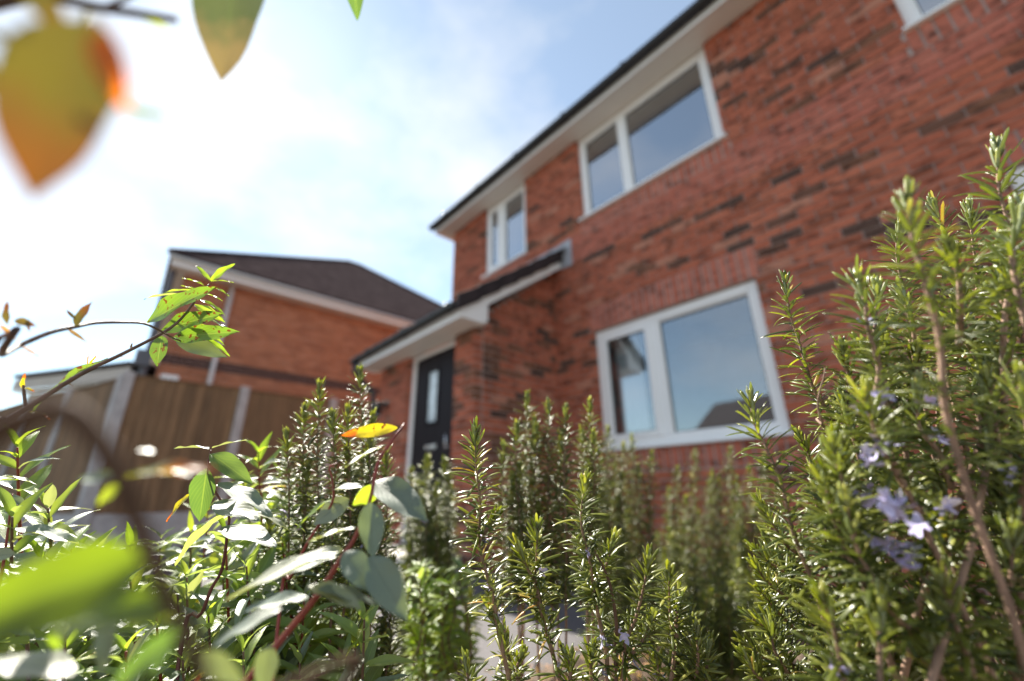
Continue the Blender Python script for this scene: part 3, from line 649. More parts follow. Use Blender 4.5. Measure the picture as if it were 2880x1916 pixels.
fence('wooden_fence', 'brown board fence running away below the pale garage', Vector((FX, -0.17, 0))+dl*0.14, dl, [0.0, 1.83, 3.66, 5.49, 7.3], 4, FT-0.02, 6)
# grass verge beyond the driveway

# ------------------------------------------------------------------ houses across the street (seen mirrored in the panes)
def far_house(name, label, x, y, wx, wy, hz, rh, ry):
    h = tag(empty(name, (x, y, 0), ry), label, 'house')
    s = MB(); s.box((-wx/2, -wy/2, 0), (wx/2, wy/2, hz)); s.build('wall', bpy.data.materials['side_brick'], h)
    a, b = wx/2+0.35, wy/2+0.35
    V = [(-a, -b, hz), (a, -b, hz), (a, b, hz), (-a, b, hz), (-a, 0, hz+rh), (a, 0, hz+rh)]
    mesh_obj('roof', V, [(0, 1, 5, 4), (2, 3, 4, 5), (1, 2, 5), (3, 0, 4), (0, 3, 2, 1)], M_ROOF, h)
    for xx in (-wx/4, wx/4):
        for zz in (1.0, 3.6):
            w_ = MB(); w_.box((xx-0.8, wy/2, zz), (xx+0.8, wy/2+0.04, zz+1.2)); ww = w_.build('window', M_UPVC, h)
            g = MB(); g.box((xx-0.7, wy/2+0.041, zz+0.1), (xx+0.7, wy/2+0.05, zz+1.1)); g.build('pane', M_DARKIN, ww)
far_house('far_house', 'red brick house across the street mirrored in the lower window', -10.0, -29, 9, 8, 4.8, 2.9, 0.1)
exec_plants = True

# ================================================================== PLANTS
K = 2880/2357
def dsp(x, y): return (x*K, y*K)
def c4(x, y): return (x*0.38265, 700+y*0.38265)
def c5(x, y): return (900+x*0.44643, 700+y*0.44643)
def c7(x, y): return (x*0.50912, 1200+y*0.50925)
def c8(x, y): return (1100+x*0.52053, 1100+y*0.52041)
def r5(x, y): return (1960+x*0.44638, 400+y*0.44643)
def r6(x, y): return (1960+x*0.52036, 1100+y*0.52041)
def smooth_path(pts, n):
    pts = [Vector(p) for p in pts]
    if len(pts) == 2: return [pts[0].lerp(pts[1], i/(n-1)) for i in range(n)]
    q = [pts[0]*2-pts[1]]+pts+[pts[-1]*2-pts[-2]]; out = []
    seg = len(pts)-1
    for i in range(n):
        t = i/(n-1)*seg; k = min(int(t), seg-1); t -= k
        a, b, c, d = q[k:k+4]
        out.append(0.5*((2*b)+(c-a)*t+(2*a-5*b+4*c-d)*t*t+(3*b-a-3*c+d)*t**3))
    return out
def resample(path, step):
    out = [path[0]]; acc = 0
    for a, b in zip(path, path[1:]):
        L_ = (b-a).length
        if L_ < 1e-9: continue
        t = step-acc
        while t <= L_: out.append(a+(b-a)*(t/L_)); t += step
        acc = (acc+L_) % step
    return out

# ---- leaf mesh: along +Y, length 1, upper face +Z
def leaf_geo(wr, fold, curl, wave, droop=0.0, nl=12, tip=1.0, twist=0.0, seed=0):
    r = random.Random(seed); V = []; F = []; C = []; na = 6; ph = r.uniform(0, 6)
    for i in range(nl+1):
        t = i/nl
        w_ = wr*0.5*(math.sin(math.pi*min(1, t**0.85))**0.8)*(1-0.25*t) if tip < 2 else wr*0.5*math.sin(math.pi*t)**0.6
        w_ = max(w_, 0.012 if t < 0.5 else 0.002)
        ang = curl*t*t; y = t-0.28*curl*curl*t**3*0.5; z = curl*t*t*0.5-droop*t*t
        for j in range(na+1):
            s = (j/na)*2-1
            x = s*w_; zz = z+abs(s)**1.3*w_*fold+wave*0.03*math.sin(t*13+ph+s*2)*abs(s)
            a = twist*t; V.append((x*math.cos(a)-zz*0, y, zz+x*math.sin(a))); C.append((abs(s), t, 0, 1))
    k = na+1
    for i in range(nl):
        for j in range(na): F.append((i*k+j, i*k+j+1, (i+1)*k+j+1, (i+1)*k+j))
    return np.array(V), F, C
GEO = {}
def leaf_variant(kind, i):
    key = (kind, i)
    if key not in GEO:
        s = hash_(kind)+i*17
        r = random.Random(s)
        if kind == 'broad': g = leaf_geo(r.uniform(0.45, 0.53), r.uniform(0.15, 0.35), r.uniform(-0.25, 0.1), 0.6, r.uniform(0.0, 0.12), seed=s, twist=r.uniform(-0.15, 0.15))
        elif kind == 'round': g = leaf_geo(0.62, 0.12, -0.1, 0.5, 0.0, seed=s)
        elif kind == 'long': g = leaf_geo(r.uniform(0.28, 0.34), r.uniform(0.2, 0.4), r.uniform(-0.25, 0.0), 0.7, 0.05, seed=s, twist=r.uniform(-0.2, 0.2))
        elif kind == 'slim': g = leaf_geo(0.2, 0.4, -0.3, 0.6, 0.1, seed=s)
        else: g = leaf_geo(r.uniform(0.22, 0.30), r.uniform(0.25, 0.55), r.uniform(-0.75, -0.05), 0.5, r.uniform(0.0, 0.25), seed=s, twist=r.uniform(-0.3, 0.3), nl=9)
        GEO[key] = g
    return GEO[key]
def hash_(s): return sum(ord(c)*(i+3) for i, c in enumerate(s))
MESHES = {}
def leaf_mesh(kind, i, mat):
    key = (kind, i, mat.name)
    if key not in MESHES:
        V, F, C = leaf_variant(kind, i)
        o = mesh_obj('leaf', V, F, mat, smooth=True, cols=C); MESHES[key] = o.data; bpy.data.objects.remove(o)
    return MESHES[key]
def frame(base, tip, nhint):
    y = (tip-base); L_ = y.length; y = y/L_; z = (nhint-y*nhint.dot(y))
    if z.length < 1e-4: z = y.orthogonal()
    z.normalize(); x = y.cross(z)
    return Matrix(((x.x*L_, y.x*L_, z.x*L_, base.x), (x.y*L_, y.y*L_, z.y*L_, base.y), (x.z*L_, y.z*L_, z.z*L_, base.z), (0, 0, 0, 1)))
def local_to(parent, M): return Matrix.Translation(-Vector(parent['_o'])) @ M if '_o' in parent else M
class Plant:
    """an Empty at the plant's root that parents its stems and leaves; everything is handed in in world coordinates."""
    def __init__(s, name, label, cat, root, group=None):
        s.root = Vector(root); s.e = tag(empty(name, tuple(root)), label, cat, group); s.T = Matrix.Translation(-s.root); s.nleaf = 0; s.extra = {}; s.nd = []
    def stem(s, pts, r0, r1, mat, n=24, name='stem', sides=7, smooth=True, parent=None):
        pa = smooth_path(pts, n); m = MB(); m.tube([p-s.root for p in pa], [r0+(r1-r0)*i/(n-1)*1.0 for i in range(n)], sides)
        return m.build(name, mat, parent or s.e, True), pa
    def leaf(s, base, tip, nhint, mat, kind='broad', wscale=1.0, parent=None, limit=300):
        M = s.T @ frame(base, tip, nhint) @ Matrix.Diagonal((wscale, 1, 1, 1)); v = random.randrange(6)
        if s.nleaf < limit:
            put(bpy.data.objects.new('leaf', leaf_mesh(kind, v, mat)), parent or s.e, M); s.nleaf += 1
        else: s.extra.setdefault(mat.name, []).append((kind, v, M))
    def needles(s): pass
    def finish(s):
        for mn, lst in s.extra.items():
            V = []; F = []; C = []; n = 0
            for kind, v, M in lst:
                g, f, c = leaf_variant(kind, v); A = np.array(M); W = g @ A[:3, :3].T+A[:3, 3]
                V.append(W); F += [tuple(i+n for i in q) for q in f]; b = random.random(); C += [(x[0], x[1], b, 1) for x in c]; n += len(g)
            tag(mesh_obj('foliage', np.vstack(V), F, bpy.data.materials[mn], s.e, True, cols=C), kind='stuff')
        s.extra = {}
UPV = Vector((0, 0, 1)); TOCAM = -fwd
def nh(k, side=0.0): return (UPV*(1-k)+TOCAM*k+right*side).normalized()

# ---- rosemary needle: along +Y, length 1, width wr
def needle_geo(hi):
    nl = 6 if hi else 3; V = []; F = []; C = []
    prof = [(-1, -0.1, 0), (-0.55, 0.35, 0), (0, 0.12, 0), (0.55, 0.35, 0), (1, -0.1, 0), (0.45, -0.35, 1), (-0.45, -0.35, 1)] if hi else [(-1, 0, 0), (0, 0.35, 0), (1, 0, 0), (0, -0.3, 1)]
    k = len(prof)
    for i in range(nl+1):
        t = i/nl; w_ = 0.5*min(1, (0.45+t*3.0), (1.02-t)*5+0.12)
        for (a, b, c) in prof: V.append((a*w_, t, b*w_)); C.append((c, t, 0))
    for i in range(nl):
        for j in range(k): F.append((i*k+j, i*k+(j+1) % k, (i+1)*k+(j+1) % k, (i+1)*k+j))
    F.append(tuple((nl)*k+j for j in range(k)))
    return np.array(V, dtype=float), F, np.array(C, dtype=float)
NG = {True: needle_geo(True), False: needle_geo(False)}
def bent_needle(hi, bend):
    V, F, C = NG[hi]; W = V.copy(); W[:, 2] -= bend*V[:, 1]**2*1.0; W[:, 1] -= 0.25*bend*bend*V[:, 1]**3; return W, F, C
NM = {}
def needle_mesh(i):
    if i not in NM:
        W, F, C = bent_needle(True, [0.0, 0.12, 0.22, 0.32, 0.45, -0.1][i]); W = W*np.array([0.105, 1, 0.105]) if False else W
        W2 = W.copy(); W2[:, 0] *= 0.10; z = -([0.0, 0.12, 0.22, 0.32, 0.45, -0.1][i])*NG[True][0][:, 1]**2; W2[:, 2] = z+NG[True][0][:, 2]*0.10
        o = mesh_obj('leaf', W2, F, M_NEEDLE, smooth=True, cols=[(c[0], 1, 0, 1) for c in C]); NM[i] = o.data; bpy.data.objects.remove(o)
    return NM[i]
def rosemary_sprig(pl, pts, leafL=0.022, gap=0.0065, per=7, single=False, r0=0.0022, bare=0.0, hi=False, nleafy=None, root=None, seed=0, flowers=0, side=0, ww=0.0031):
    """a stem grown along pts (tip first); leaves in tight whorls, upright at the tip and arching out lower down."""
    r = random.Random(seed*13+5)
    pts = [pts[0]]+[q+Vector((r.uniform(-1, 1), r.uniform(-1, 1), r.uniform(-1, 1)))*0.004 for q in pts[1:]]
    path = smooth_path(pts, 40)
    full = list(path)
    if root is not None:
        a = path[-1]; dv = (path[-1]-path[-2]).normalized(); Lr = (root-a).length
        full = path+[q for q in smooth_path([a, a+dv*Lr*0.35+(root-a)*0.15, root], 12)][1:]
    n = len(full); m = MB(); rs = [0.0007+(r0-0.0007)*min(1, (i/30))+max(0, i-40)*0.00015 for i in range(n)]
    m.tube([p-pl.root for p in full], rs, 6 if hi or single else 4)
    sp = m.build('stem', M_STEMW, pl.e, True)
    nodes = resample(path, gap)
    total = len(nodes); mats = []
    step_len = gap
    for i, p in enumerate(nodes):
        tdist = i*step_len
        if bare and tdist > bare and r.random() < 0.6: continue
        q = nodes[max(0, i-1)]-nodes[min(total-1, i+1)]
        t = q.normalized() if q.length > 1e-9 else UPV
        a = t.orthogonal().normalized(); a = Quaternion(t, i*1.571*0.5+r.uniform(-0.3, 0.3)) @ a; b = t.cross(a)
        young = min(1.0, tdist/0.045)
        spread = math.radians(12+48*young)
        cnt = per if i > 1 else per+2
        for j in range(cnt):
            ph = 2*math.pi*j/cnt+r.uniform(-0.35, 0.35)
            o_ = a*math.cos(ph)+b*math.sin(ph)
            sa = spread+r.uniform(-0.22, 0.28)
            if r.random() < 0.06: sa += 0.5
            dr = (t*math.cos(sa)+o_*math.sin(sa)).normalized()
            ln = leafL*(0.55+0.45*young)*r.uniform(0.6, 1.12)
            if r.random() < 0.25: ln *= 0.6
            base = p+o_*0.0009+t*r.uniform(-0.002, 0.002)
            z = (t-dr*t.dot(dr))
            z = z.normalized() if z.length > 1e-5 else dr.orthogonal()
            z = Quaternion(dr, r.uniform(-0.5, 0.5)) @ z
            x = dr.cross(z); wf = (ww/ln)/0.10
            M = Matrix(((x.x*ln*wf, dr.x*ln, z.x*ln, base.x-pl.root.x), (x.y*ln*wf, dr.y*ln, z.y*ln, base.y-pl.root.y), (x.z*ln*wf, dr.z*ln, z.z*ln, base.z-pl.root.z), (0, 0, 0, 1)))
            bend = r.choice([1, 2, 2, 3, 4]) if young > 0.4 else r.choice([0, 5, 1])
            mats.append((M, bend, young))
    lim = 300-pl.nleaf if single else 0
    if lim > 0:
        for M, bd, _y in mats[:lim]:
            put(bpy.data.objects.new('leaf', needle_mesh(bd)), sp, M)
        pl.nleaf += len(mats[:lim])
    pl.nd += [(M, bd, hi or single, y_) for M, bd, y_ in mats[max(0, lim):]]
    for k in range(flowers):
        i = r.randrange(total//4, total); rosemary_flower(pl, nodes[i]+Vector((r.uniform(-1, 1), r.uniform(-1, 1), r.uniform(-0.5, 1)))*0.006, sp, r)
    return sp, nodes
def flush_needles(pl):
    for hi in (True, False):
        lst = [x for x in pl.nd if x[2] is hi]
        if not lst: continue
        Vb, F, C = NG[hi]; F0 = F; k = len(Vb); VV = np.empty((len(lst)*k, 3)); CC = np.zeros((len(lst)*k, 4)); CC[:, 3] = 1
        bends = [0.0, 0.12, 0.22, 0.32, 0.45, -0.1]
        for i, (M, bd, _, yg) in enumerate(lst):
            A = np.array(M); W = np.stack([Vb[:, 0]*0.10, Vb[:, 1], -bends[bd]*Vb[:, 1]**2+Vb[:, 2]*0.10], 1)
            VV[i*k:(i+1)*k] = W @ A[:3, :3].T+A[:3, 3]; CC[i*k:(i+1)*k, 0] = C[:, 0]; CC[i*k:(i+1)*k, 2] = random.random()*0.62+0.34*(1-yg)+(0.38 if random.random() < 0.05 else 0)
        me = bpy.data.meshes.new('foliage'); nf = len(F0); 
        ls = [len(f) for f in F0]; flat = np.array([v for f in F0 for v in f])
        allv = (flat[None, :]+(np.arange(len(lst))*k)[:, None]).ravel(); tot = np.tile(ls, len(lst)); st = np.concatenate([[0], np.cumsum(tot)[:-1]])
        me.vertices.add(len(VV)); me.vertices.foreach_set('co', VV.ravel()); me.loops.add(len(allv)); me.loops.foreach_set('vertex_index', allv.astype(np.int32))
        me.polygons.add(len(tot)); me.polygons.foreach_set('loop_start', st.astype(np.int32)); me.polygons.foreach_set('loop_total', tot.astype(np.int32)); me.polygons.foreach_set('use_smooth', np.ones(len(tot), dtype=bool))
        me.update(calc_edges=True); a = me.color_attributes.new('col', 'FLOAT_COLOR', 'POINT'); a.data.foreach_set('color', CC.astype(np.float32).ravel()); me.materials.append(M_NEEDLE); me.validate()
        tag(put(bpy.data.objects.new('foliage', me), pl.e), kind='stuff')
    pl.nd = []
FM = {}
def flower_mesh():
    if 'f' not in FM:
        V = []; F = []; C = []
        def petal(ang, el, L_, wd, cup):
            n0 = len(V); d_ = Vector((math.cos(ang)*math.cos(el), math.sin(ang)*math.cos(el), math.sin(el))); sd_ = Vector((-math.sin(ang), math.cos(ang), 0)); nn_ = d_.cross(sd_)
            for i in range(6):
                t = i/5; w_ = wd*(0.15+math.sin(math.pi*min(1, t*0.85+0.05)))
                for s in (-1, 0, 1): V.append(d_*(t*L_)+sd_*(s*w_*0.5)+nn_*(cup*(t*t)*L_-abs(s)*w_*0.2)); C.append((abs(s), t, 0, 1))
            for i in range(5):
                for j in range(2): F.append((n0+i*3+j, n0+i*3+j+1, n0+i*3+j+4, n0+i*3+j+3))
        petal(0, -0.5, 1.0, 0.55, 0.5); petal(0.9, -0.2, 0.75, 0.3, 0.3); petal(-0.9, -0.2, 0.75, 0.3, 0.3); petal(2.8, 0.9, 0.7, 0.3, -0.4); petal(-2.8, 0.9, 0.7, 0.3, -0.4)
        o = mesh_obj('flower', V, F, M_PETAL, smooth=True, cols=C); FM['f'] = o.data; bpy.data.objects.remove(o)
    return FM['f']
def rosemary_flower(pl, p, parent, r, s=0.0095):
    q = Quaternion(Vector((r.uniform(-1, 1), r.uniform(-1, 1), r.uniform(-0.3, 1))).normalized(), r.uniform(0, 6.28))
    M = pl.T @ Matrix.Translation(p) @ q.to_matrix().to_4x4() @ Matrix.Scale(s*r.uniform(0.8, 1.2), 4)
    put(bpy.data.objects.new('flower', flower_mesh()), parent, M)

def rtrace(conv, seq, d0, d1=None):
    d1 = d1 or d0; n = len(seq)-1
    return [P(*conv(x, y), d0+(d1-d0)*i/max(1, n)) for i, (x, y) in enumerate(seq)]

# ---- 1. rosemary in focus at the centre
rc = Plant('rosemary_bush', 'sharp green rosemary with several upright sprigs in front of the grey tarmac', 'rosemary', (-0.30, 0.32, 0.03), 'rosemary bushes along the bed')
R0 = rc.root+Vector((0, 0, 0))
def rt(dx, dy): return rc.root+Vector((dx, dy, 0))
S = [
 ([(455, 235), (448, 420), (462, 640), (490, 860), (530, 1080), (590, 1300), (665, 1600)], .43, .42, 4, .17),
 ([(790, 740), (790, 900), (790, 1060), (825, 1230), (870, 1400), (905, 1600)], .43, .43, 2, .12),
 ([(1050, 490), (1052, 700), (1075, 900), (1110, 1150), (1150, 1400), (1165, 1600)], .44, .44, 4, .14),
 ([(1390, 905), (1375, 1050), (1340, 1200), (1290, 1350), (1240, 1600)], .43, .43, 1, .10),
 ([(1500, 990), (1520, 1200), (1520, 1400), (1490, 1600)], .45, .45, 1, .10),
 ([(1650, 1300), (1645, 1450), (1640, 1620)], .44, .44, 0, .2),
 ([(1195, 820), (1150, 930), (1120, 1040), (1125, 1160)], .44, .445, 0, .2),
 ([(690, 850), (730, 960), (785, 1060), (825, 1200)], .425, .43, 0, .2),
 ([(700, 1440), (690, 1500), (700, 1620)], .42, .42, 0, .2),
 ([(535, 1190), (560, 1250), (600, 1310)], .425, .42, 0, .2),
 ([(940, 1420), (960, 1500), (950, 1620)], .42, .42, 0, .2),
 ([(560, 690), (520, 760), (490, 850)], .425, .425, 0, .2),
 ([(1560, 1100), (1540, 1200), (1525, 1330)], .455, .45, 0, .2),
 ([(1400, 1250), (1340, 1330), (1290, 1420)], .43, .43, 1, .2),
 ([(620, 1330), (640, 1440), (656, 1660)], 0.46, 0.46, 0, .25),
 ([(1090, 1390), (1100, 1500), (1108, 1720)], 0.45, 0.45, 1, .25),
 ([(1270, 1450), (1255, 1560), (1243, 1780)], 0.44, 0.44, 0, .25),
 ([(1420, 1420), (1440, 1530), (1456, 1750)], 0.47, 0.47, 1, .25),
 ([(1560, 1430), (1540, 1540), (1524, 1760)], 0.46, 0.46, 0, .25),
 ([(1720, 1380), (1705, 1490), (1693, 1710)], 0.46, 0.46, 0, .25),
 ([(400, 1450), (410, 1560), (418, 1780)], 0.44, 0.44, 0, .25),
 ([(1620, 1180), (1610, 1290), (1602, 1510)], 0.55, 0.55, 0, .25),

]
for i, (seq, d0, d1, fl, bare) in enumerate(S):
    a = rtrace(c8, seq, d0, d1); main = i < 6
    rosemary_sprig(rc, a, 0.029, 0.0062, 6, single=True, bare=bare, root=rt(random.uniform(-.08, .08), random.uniform(-.05, .05)) if main else None, seed=i, flowers=fl)
rc.stem([P(*c8(1100, 870), .43), P(*c8(1150, 960), .43), P(*c8(1190, 1080), .43), P(*c8(1220, 1300), .43), P(*c8(1215, 1600), .43), rt(0.02, 0)], 0.0010, 0.0026, M_STEMB, 30)

# ---- 2. tall rosemary to the right
rr = Plant('rosemary_bush', 'tall dense rosemary with lilac flowers filling the side beside the big window', 'rosemary', (0.12, 0.42, 0.03), 'rosemary bushes along the bed')
rroot = lambda: rr.root+Vector((random.uniform(-.07, .10), random.uniform(-.08, .12), 0))
A = [
 (r5, [(560, 880), (600, 1050), (645, 1250), (700, 1400), (770, 1570), (840, 1760), (930, 1960)], .42, .40, .16, 1),
 (r5, [(1010, 860), (1030, 1030), (1065, 1200), (1110, 1430), (1150, 1700), (1200, 2000)], .31, .29, .11, 1),
 (r5, [(1130, 930), (1120, 1080), (1110, 1240), (1130, 1420)], .37, .36, .3, 0),
 (r5, [(1330, 370), (1360, 600), (1425, 880), (1480, 1270), (1560, 1700), (1650, 2200)], .26, .24, .10, 0),
 (r5, [(1495, 400), (1530, 600), (1555, 800), (1560, 1100), (1600, 1500)], .42, .41, .22, 0),
 (r5, [(1715, 430), (1725, 650), (1760, 900), (1750, 1300), (1780, 1700)], .42, .41, .2, 0),
 (r5, [(1900, 50), (1950, 300), (1990, 550), (1960, 780), (1930, 1200), (1960, 1800)], .34, .31, .11, 0),
 (r5, [(1275, 545), (1290, 700), (1320, 950), (1380, 1300)], .44, .44, .2, 0),
 (r6, [(290, 45), (330, 170), (380, 320), (430, 500), (500, 790), (600, 1050), (720, 1300), (870, 1620)], .37, .32, .16, 0),
 (r6, [(560, 255), (630, 380), (660, 560), (730, 760), (850, 1000)], .42, .42, .2, 0),
 (r6, [(355, 625), (400, 730), (480, 830), (600, 900)], .43, .43, .3, 0),
 (r6, [(320, 860), (400, 930), (500, 1010), (640, 1120)], .43, .43, .3, 0),
 (r6, [(330, 965), (420, 1060), (520, 1160), (640, 1260)], .42, .42, .3, 0),
 (r6, [(350, 1090), (440, 1180), (550, 1290), (650, 1400)], .42, .42, .3, 0),
 (r6, [(300, 1230), (400, 1310), (500, 1420), (600, 1600)], .42, .42, .3, 0),
 (r6, [(265, 1360), (350, 1430), (450, 1530), (520, 1700)], .42, .42, .3, 0),
 (r6, [(255, 1430), (310, 1500), (380, 1600), (450, 1750)], .40, .40, .3, 0),
 (r6, [(370, 790), (430, 900), (470, 1000), (560, 1200)], .45, .45, .3, 0),
 (r5, [(2060, 420), (2040, 700), (2060, 1100)], .30, .28, .1, 0),
]
for i, (cv, seq, d0, d1, bare, fl) in enumerate(A):
    a = rtrace(cv, seq, d0, d1)
    rosemary_sprig(rr, a, 0.030, 0.0072, 6, single=i in (0, 8, 4, 5), bare=bare, root=rroot(), seed=100+i, flowers=fl, hi=True, r0=0.0019, ww=0.0027)
rnd_ = random.Random(99)
def in_right(x, y):       # display px: does this lie inside the bush outline
    edge = [(470, 2300), (620, 2080), (700, 1960), (850, 1900), (1000, 1870), (1150, 1790), (1300, 1760), (1450, 1740), (1568, 1750)]
    for (y0, x0), (y1, x1) in zip(edge, edge[1:]):
        if y0 <= y <= y1: return x > x0+(x1-x0)*(y-y0)/(y1-y0)+25
    return y > 1568
k = 0
while k < 120:
    x = rnd_.uniform(1760, 2420); y = rnd_.uniform(560, 1600)
    if not in_right(x, y): continue
    near = (x-1760)/640
    d_ = rnd_.uniform(0.30, 0.62) if rnd_.random() > 0.28*near else rnd_.uniform(0.25, 0.33)
    ln = rnd_.uniform(140, 260)*0.42/d_; lean = rnd_.uniform(0.02, 0.6)
    seq = [(x, y), (x+lean*ln*0.25, y+ln*0.35), (x+lean*ln*0.6, y+ln*0.7), (x+lean*ln, y+ln)]
    rosemary_sprig(rr, rtrace(dsp, seq, d_, d_+rnd_.uniform(-.02, .02)), 0.030, 0.0078, 6, root=rroot() if k % 3 == 0 else None, seed=200+k, hi=d_ < 0.5, bare=0.12, flowers=1 if rnd_.random() < 0.3 else 0)
    k += 1
for (x, y, d_) in ((900, 330, .27), (935, 385, .26), (880, 560, .30), (930, 545, .30), (900, 600, .29), (1030, 590, .25), (1080, 610, .25), (1050, 660, .25), (960, 800, .27), (985, 850, .27), (1100, 830, .25), (1090, 905, .25), (1120, 860, .25), (1300, 255, .30), (1325, 620, .28), (735, 1500, .27), (810, 1520, .28), (985, 275, .28), (1240, 60, .28), (1700, 440, .28), (1190, 740, .26), (920, 110, .29), (1000, 30, .29)):
    for q in range(2): rosemary_flower(rr, P(*r6(x+rnd_.uniform(-14, 14), y+rnd_.uniform(-14, 14)), d_), rr.e, rnd_, 0.0088)
for q in range(16):
    x, y = rnd_.uniform(1900, 2380), rnd_.uniform(800, 1500); d_ = rnd_.uniform(.34, .48)
    pts = rtrace(dsp, [(x, y), (x+rnd_.uniform(-60, 60), y+120), (x+rnd_.uniform(0, 160), y+300)], d_, d_+rnd_.uniform(-.05, .05))
    rr.stem(pts+[rroot()], .0006, .0017, M_STEMB if q % 3 else M_STEMW, 24, sides=6)


# ---- 3. rosemary bushes further back
def back_bush(label, root, tips, d, lower, leafL=0.022, nextra=6, seed=0, fl=0.2, gap=0.009, hi=False):
    pl = Plant('rosemary_bush', label, 'rosemary', root, 'rosemary bushes along the bed'); r = random.Random(seed)
    allt = list(tips)
    for k in range(nextra):
        t = r.choice(tips); allt.append((t[0]+r.uniform(-50, 50), t[1]+r.uniform(40, 300)))
    for i, (x, y) in enumerate(allt):
        dd = d*r.uniform(0.93, 1.07); bx = x+(r.uniform(-12, 12)); 
        seq = [(x, y), (x+(bx-x)*0.3+r.uniform(-4, 4), y+(lower-y)*0.33), (x+(bx-x)*0.6, y+(lower-y)*0.66), (bx, lower)]
        rosemary_sprig(pl, rtrace(dsp, seq, dd, dd), leafL*(1.35 if d < 1 else 1.6), gap*0.85, 7, ww=0.0034 if d < 1 else 0.0055, seed=seed*50+i, root=pl.root+Vector((r.uniform(-.1, .1), r.uniform(-.1, .1), 0)) if i < len(tips) else None, flowers=1 if r.random() < fl else 0, hi=hi, r0=0.0018)
    return pl
BUSH = []
def groundpt(x, y, d):   # root below a display pixel
    p = P(*dsp(x, y), d); return (p.x, p.y, 0.05)
BUSH.append(back_bush('blurred bright rosemary right of the porch, upright sprigs with glinting leaves', groundpt(1250, 1200, .74), [(1213, 915), (1262, 935), (1303, 950), (1357, 930), (1190, 985), (1160, 1030), (1340, 1000), (1235, 990), (1290, 1010), (1180, 1100)], .72, 1390, nextra=9, seed=3))
BUSH.append(back_bush('pair of glinting rosemary columns before the neighbouring brick wall', groundpt(760, 1200, .60), [(735, 895), (828, 858), (700, 950), (765, 960), (858, 960), (660, 1000), (800, 950), (850, 1020)], .58, 1400, nextra=10, seed=4))
BUSH.append(back_bush('soft rosemary clump in front of the black door', groundpt(985, 1250, 1.15), [(985, 1060), (945, 1085), (1025, 1065), (965, 1120), (1005, 1120), (1040, 1130)], 1.1, 1560, nextra=16, seed=5, gap=0.011))
BUSH.append(back_bush('pale rosemary below the small lower window light', groundpt(1430, 1250, 1.35), [(1400, 990), (1455, 1010), (1435, 1030), (1500, 1045), (1385, 1060), (1470, 1080)], 1.3, 1500, nextra=13, seed=6, gap=0.013))
BUSH.append(back_bush('blurred rosemary under the middle of the big window', groundpt(1600, 1250, 1.6), [(1600, 1040), (1560, 1080), (1640, 1090), (1580, 1150), (1540, 1130)], 1.55, 1460, nextra=13, seed=7, gap=0.014, fl=0.5))
BUSH.append(back_bush('blurred rosemary at the far corner of the big window', groundpt(1700, 1250, 1.5), [(1680, 1040), (1725, 1080), (1655, 1100), (1705, 1160), (1760, 1050), (1790, 1120)], 1.45, 1490, nextra=13, seed=8, gap=0.014, fl=0.5))
BUSH.append(back_bush('low dark rosemary on the mulch under the window bushes', groundpt(1640, 1450, 1.15), [(1600, 1290), (1650, 1310), (1560, 1340), (1700, 1300), (1740, 1330), (1620, 1370), (1680, 1380)], 1.1, 1560, nextra=24, seed=9, gap=0.011))
BUSH.append(back_bush('short rosemary among the leafy bush at the lower edge', groundpt(850, 1500, .62), [(800, 1400), (850, 1390), (880, 1440), (900, 1300), (760, 1440), (720, 1470), (830, 1470), (650, 1480)], .58, 1600, nextra=8, seed=10, gap=0.008))

# ---- 4. leafy bush, lower left: upright stems with narrow arching leaves
lb = Plant('leafy_bush', 'dense leafy bush of narrow glossy leaves along the lower edge', 'bush', (-0.85, -0.02, 0.03))
tips = [(40, 1030, .46, 'y'), (28, 1190, .38, ''), (110, 1170, .42, ''), (165, 1255, .50, ''), (95, 1290, .40, ''), (230, 1265, .50, ''), (300, 1260, .55, 'y'), (370, 1240, .62, ''), (440, 1225, .60, ''), (595, 1045, .62, 'y'), (560, 1110, .68, ''), (640, 1085, .70, ''), (520, 1230, .47, ''), (700, 1160, .72, ''), (745, 1240, .62, ''), (650, 1250, .55, ''), (560, 1300, .50, ''), (430, 1330, .46, ''), (300, 1340, .44, ''), (195, 1330, .44, ''), (60, 1390, .36, ''), (360, 1420, .42, ''), (480, 1420, .42, ''), (600, 1400, .50, ''), (700, 1380, .50, ''), (780, 1330, .62, ''), (150, 1460, .36, ''), (290, 1500, .36, ''), (420, 1520, .38, ''), (560, 1500, .38, ''), (20, 1480, .42, ''), (690, 1500, .45, ''), (630, 1150, .75, ''), (480, 1160, .7, 'y')]
rl = random.Random(12)
for k in range(44): tips.append((rl.uniform(-60, 840), rl.uniform(1290, 1560), rl.uniform(.40, .75), ''))
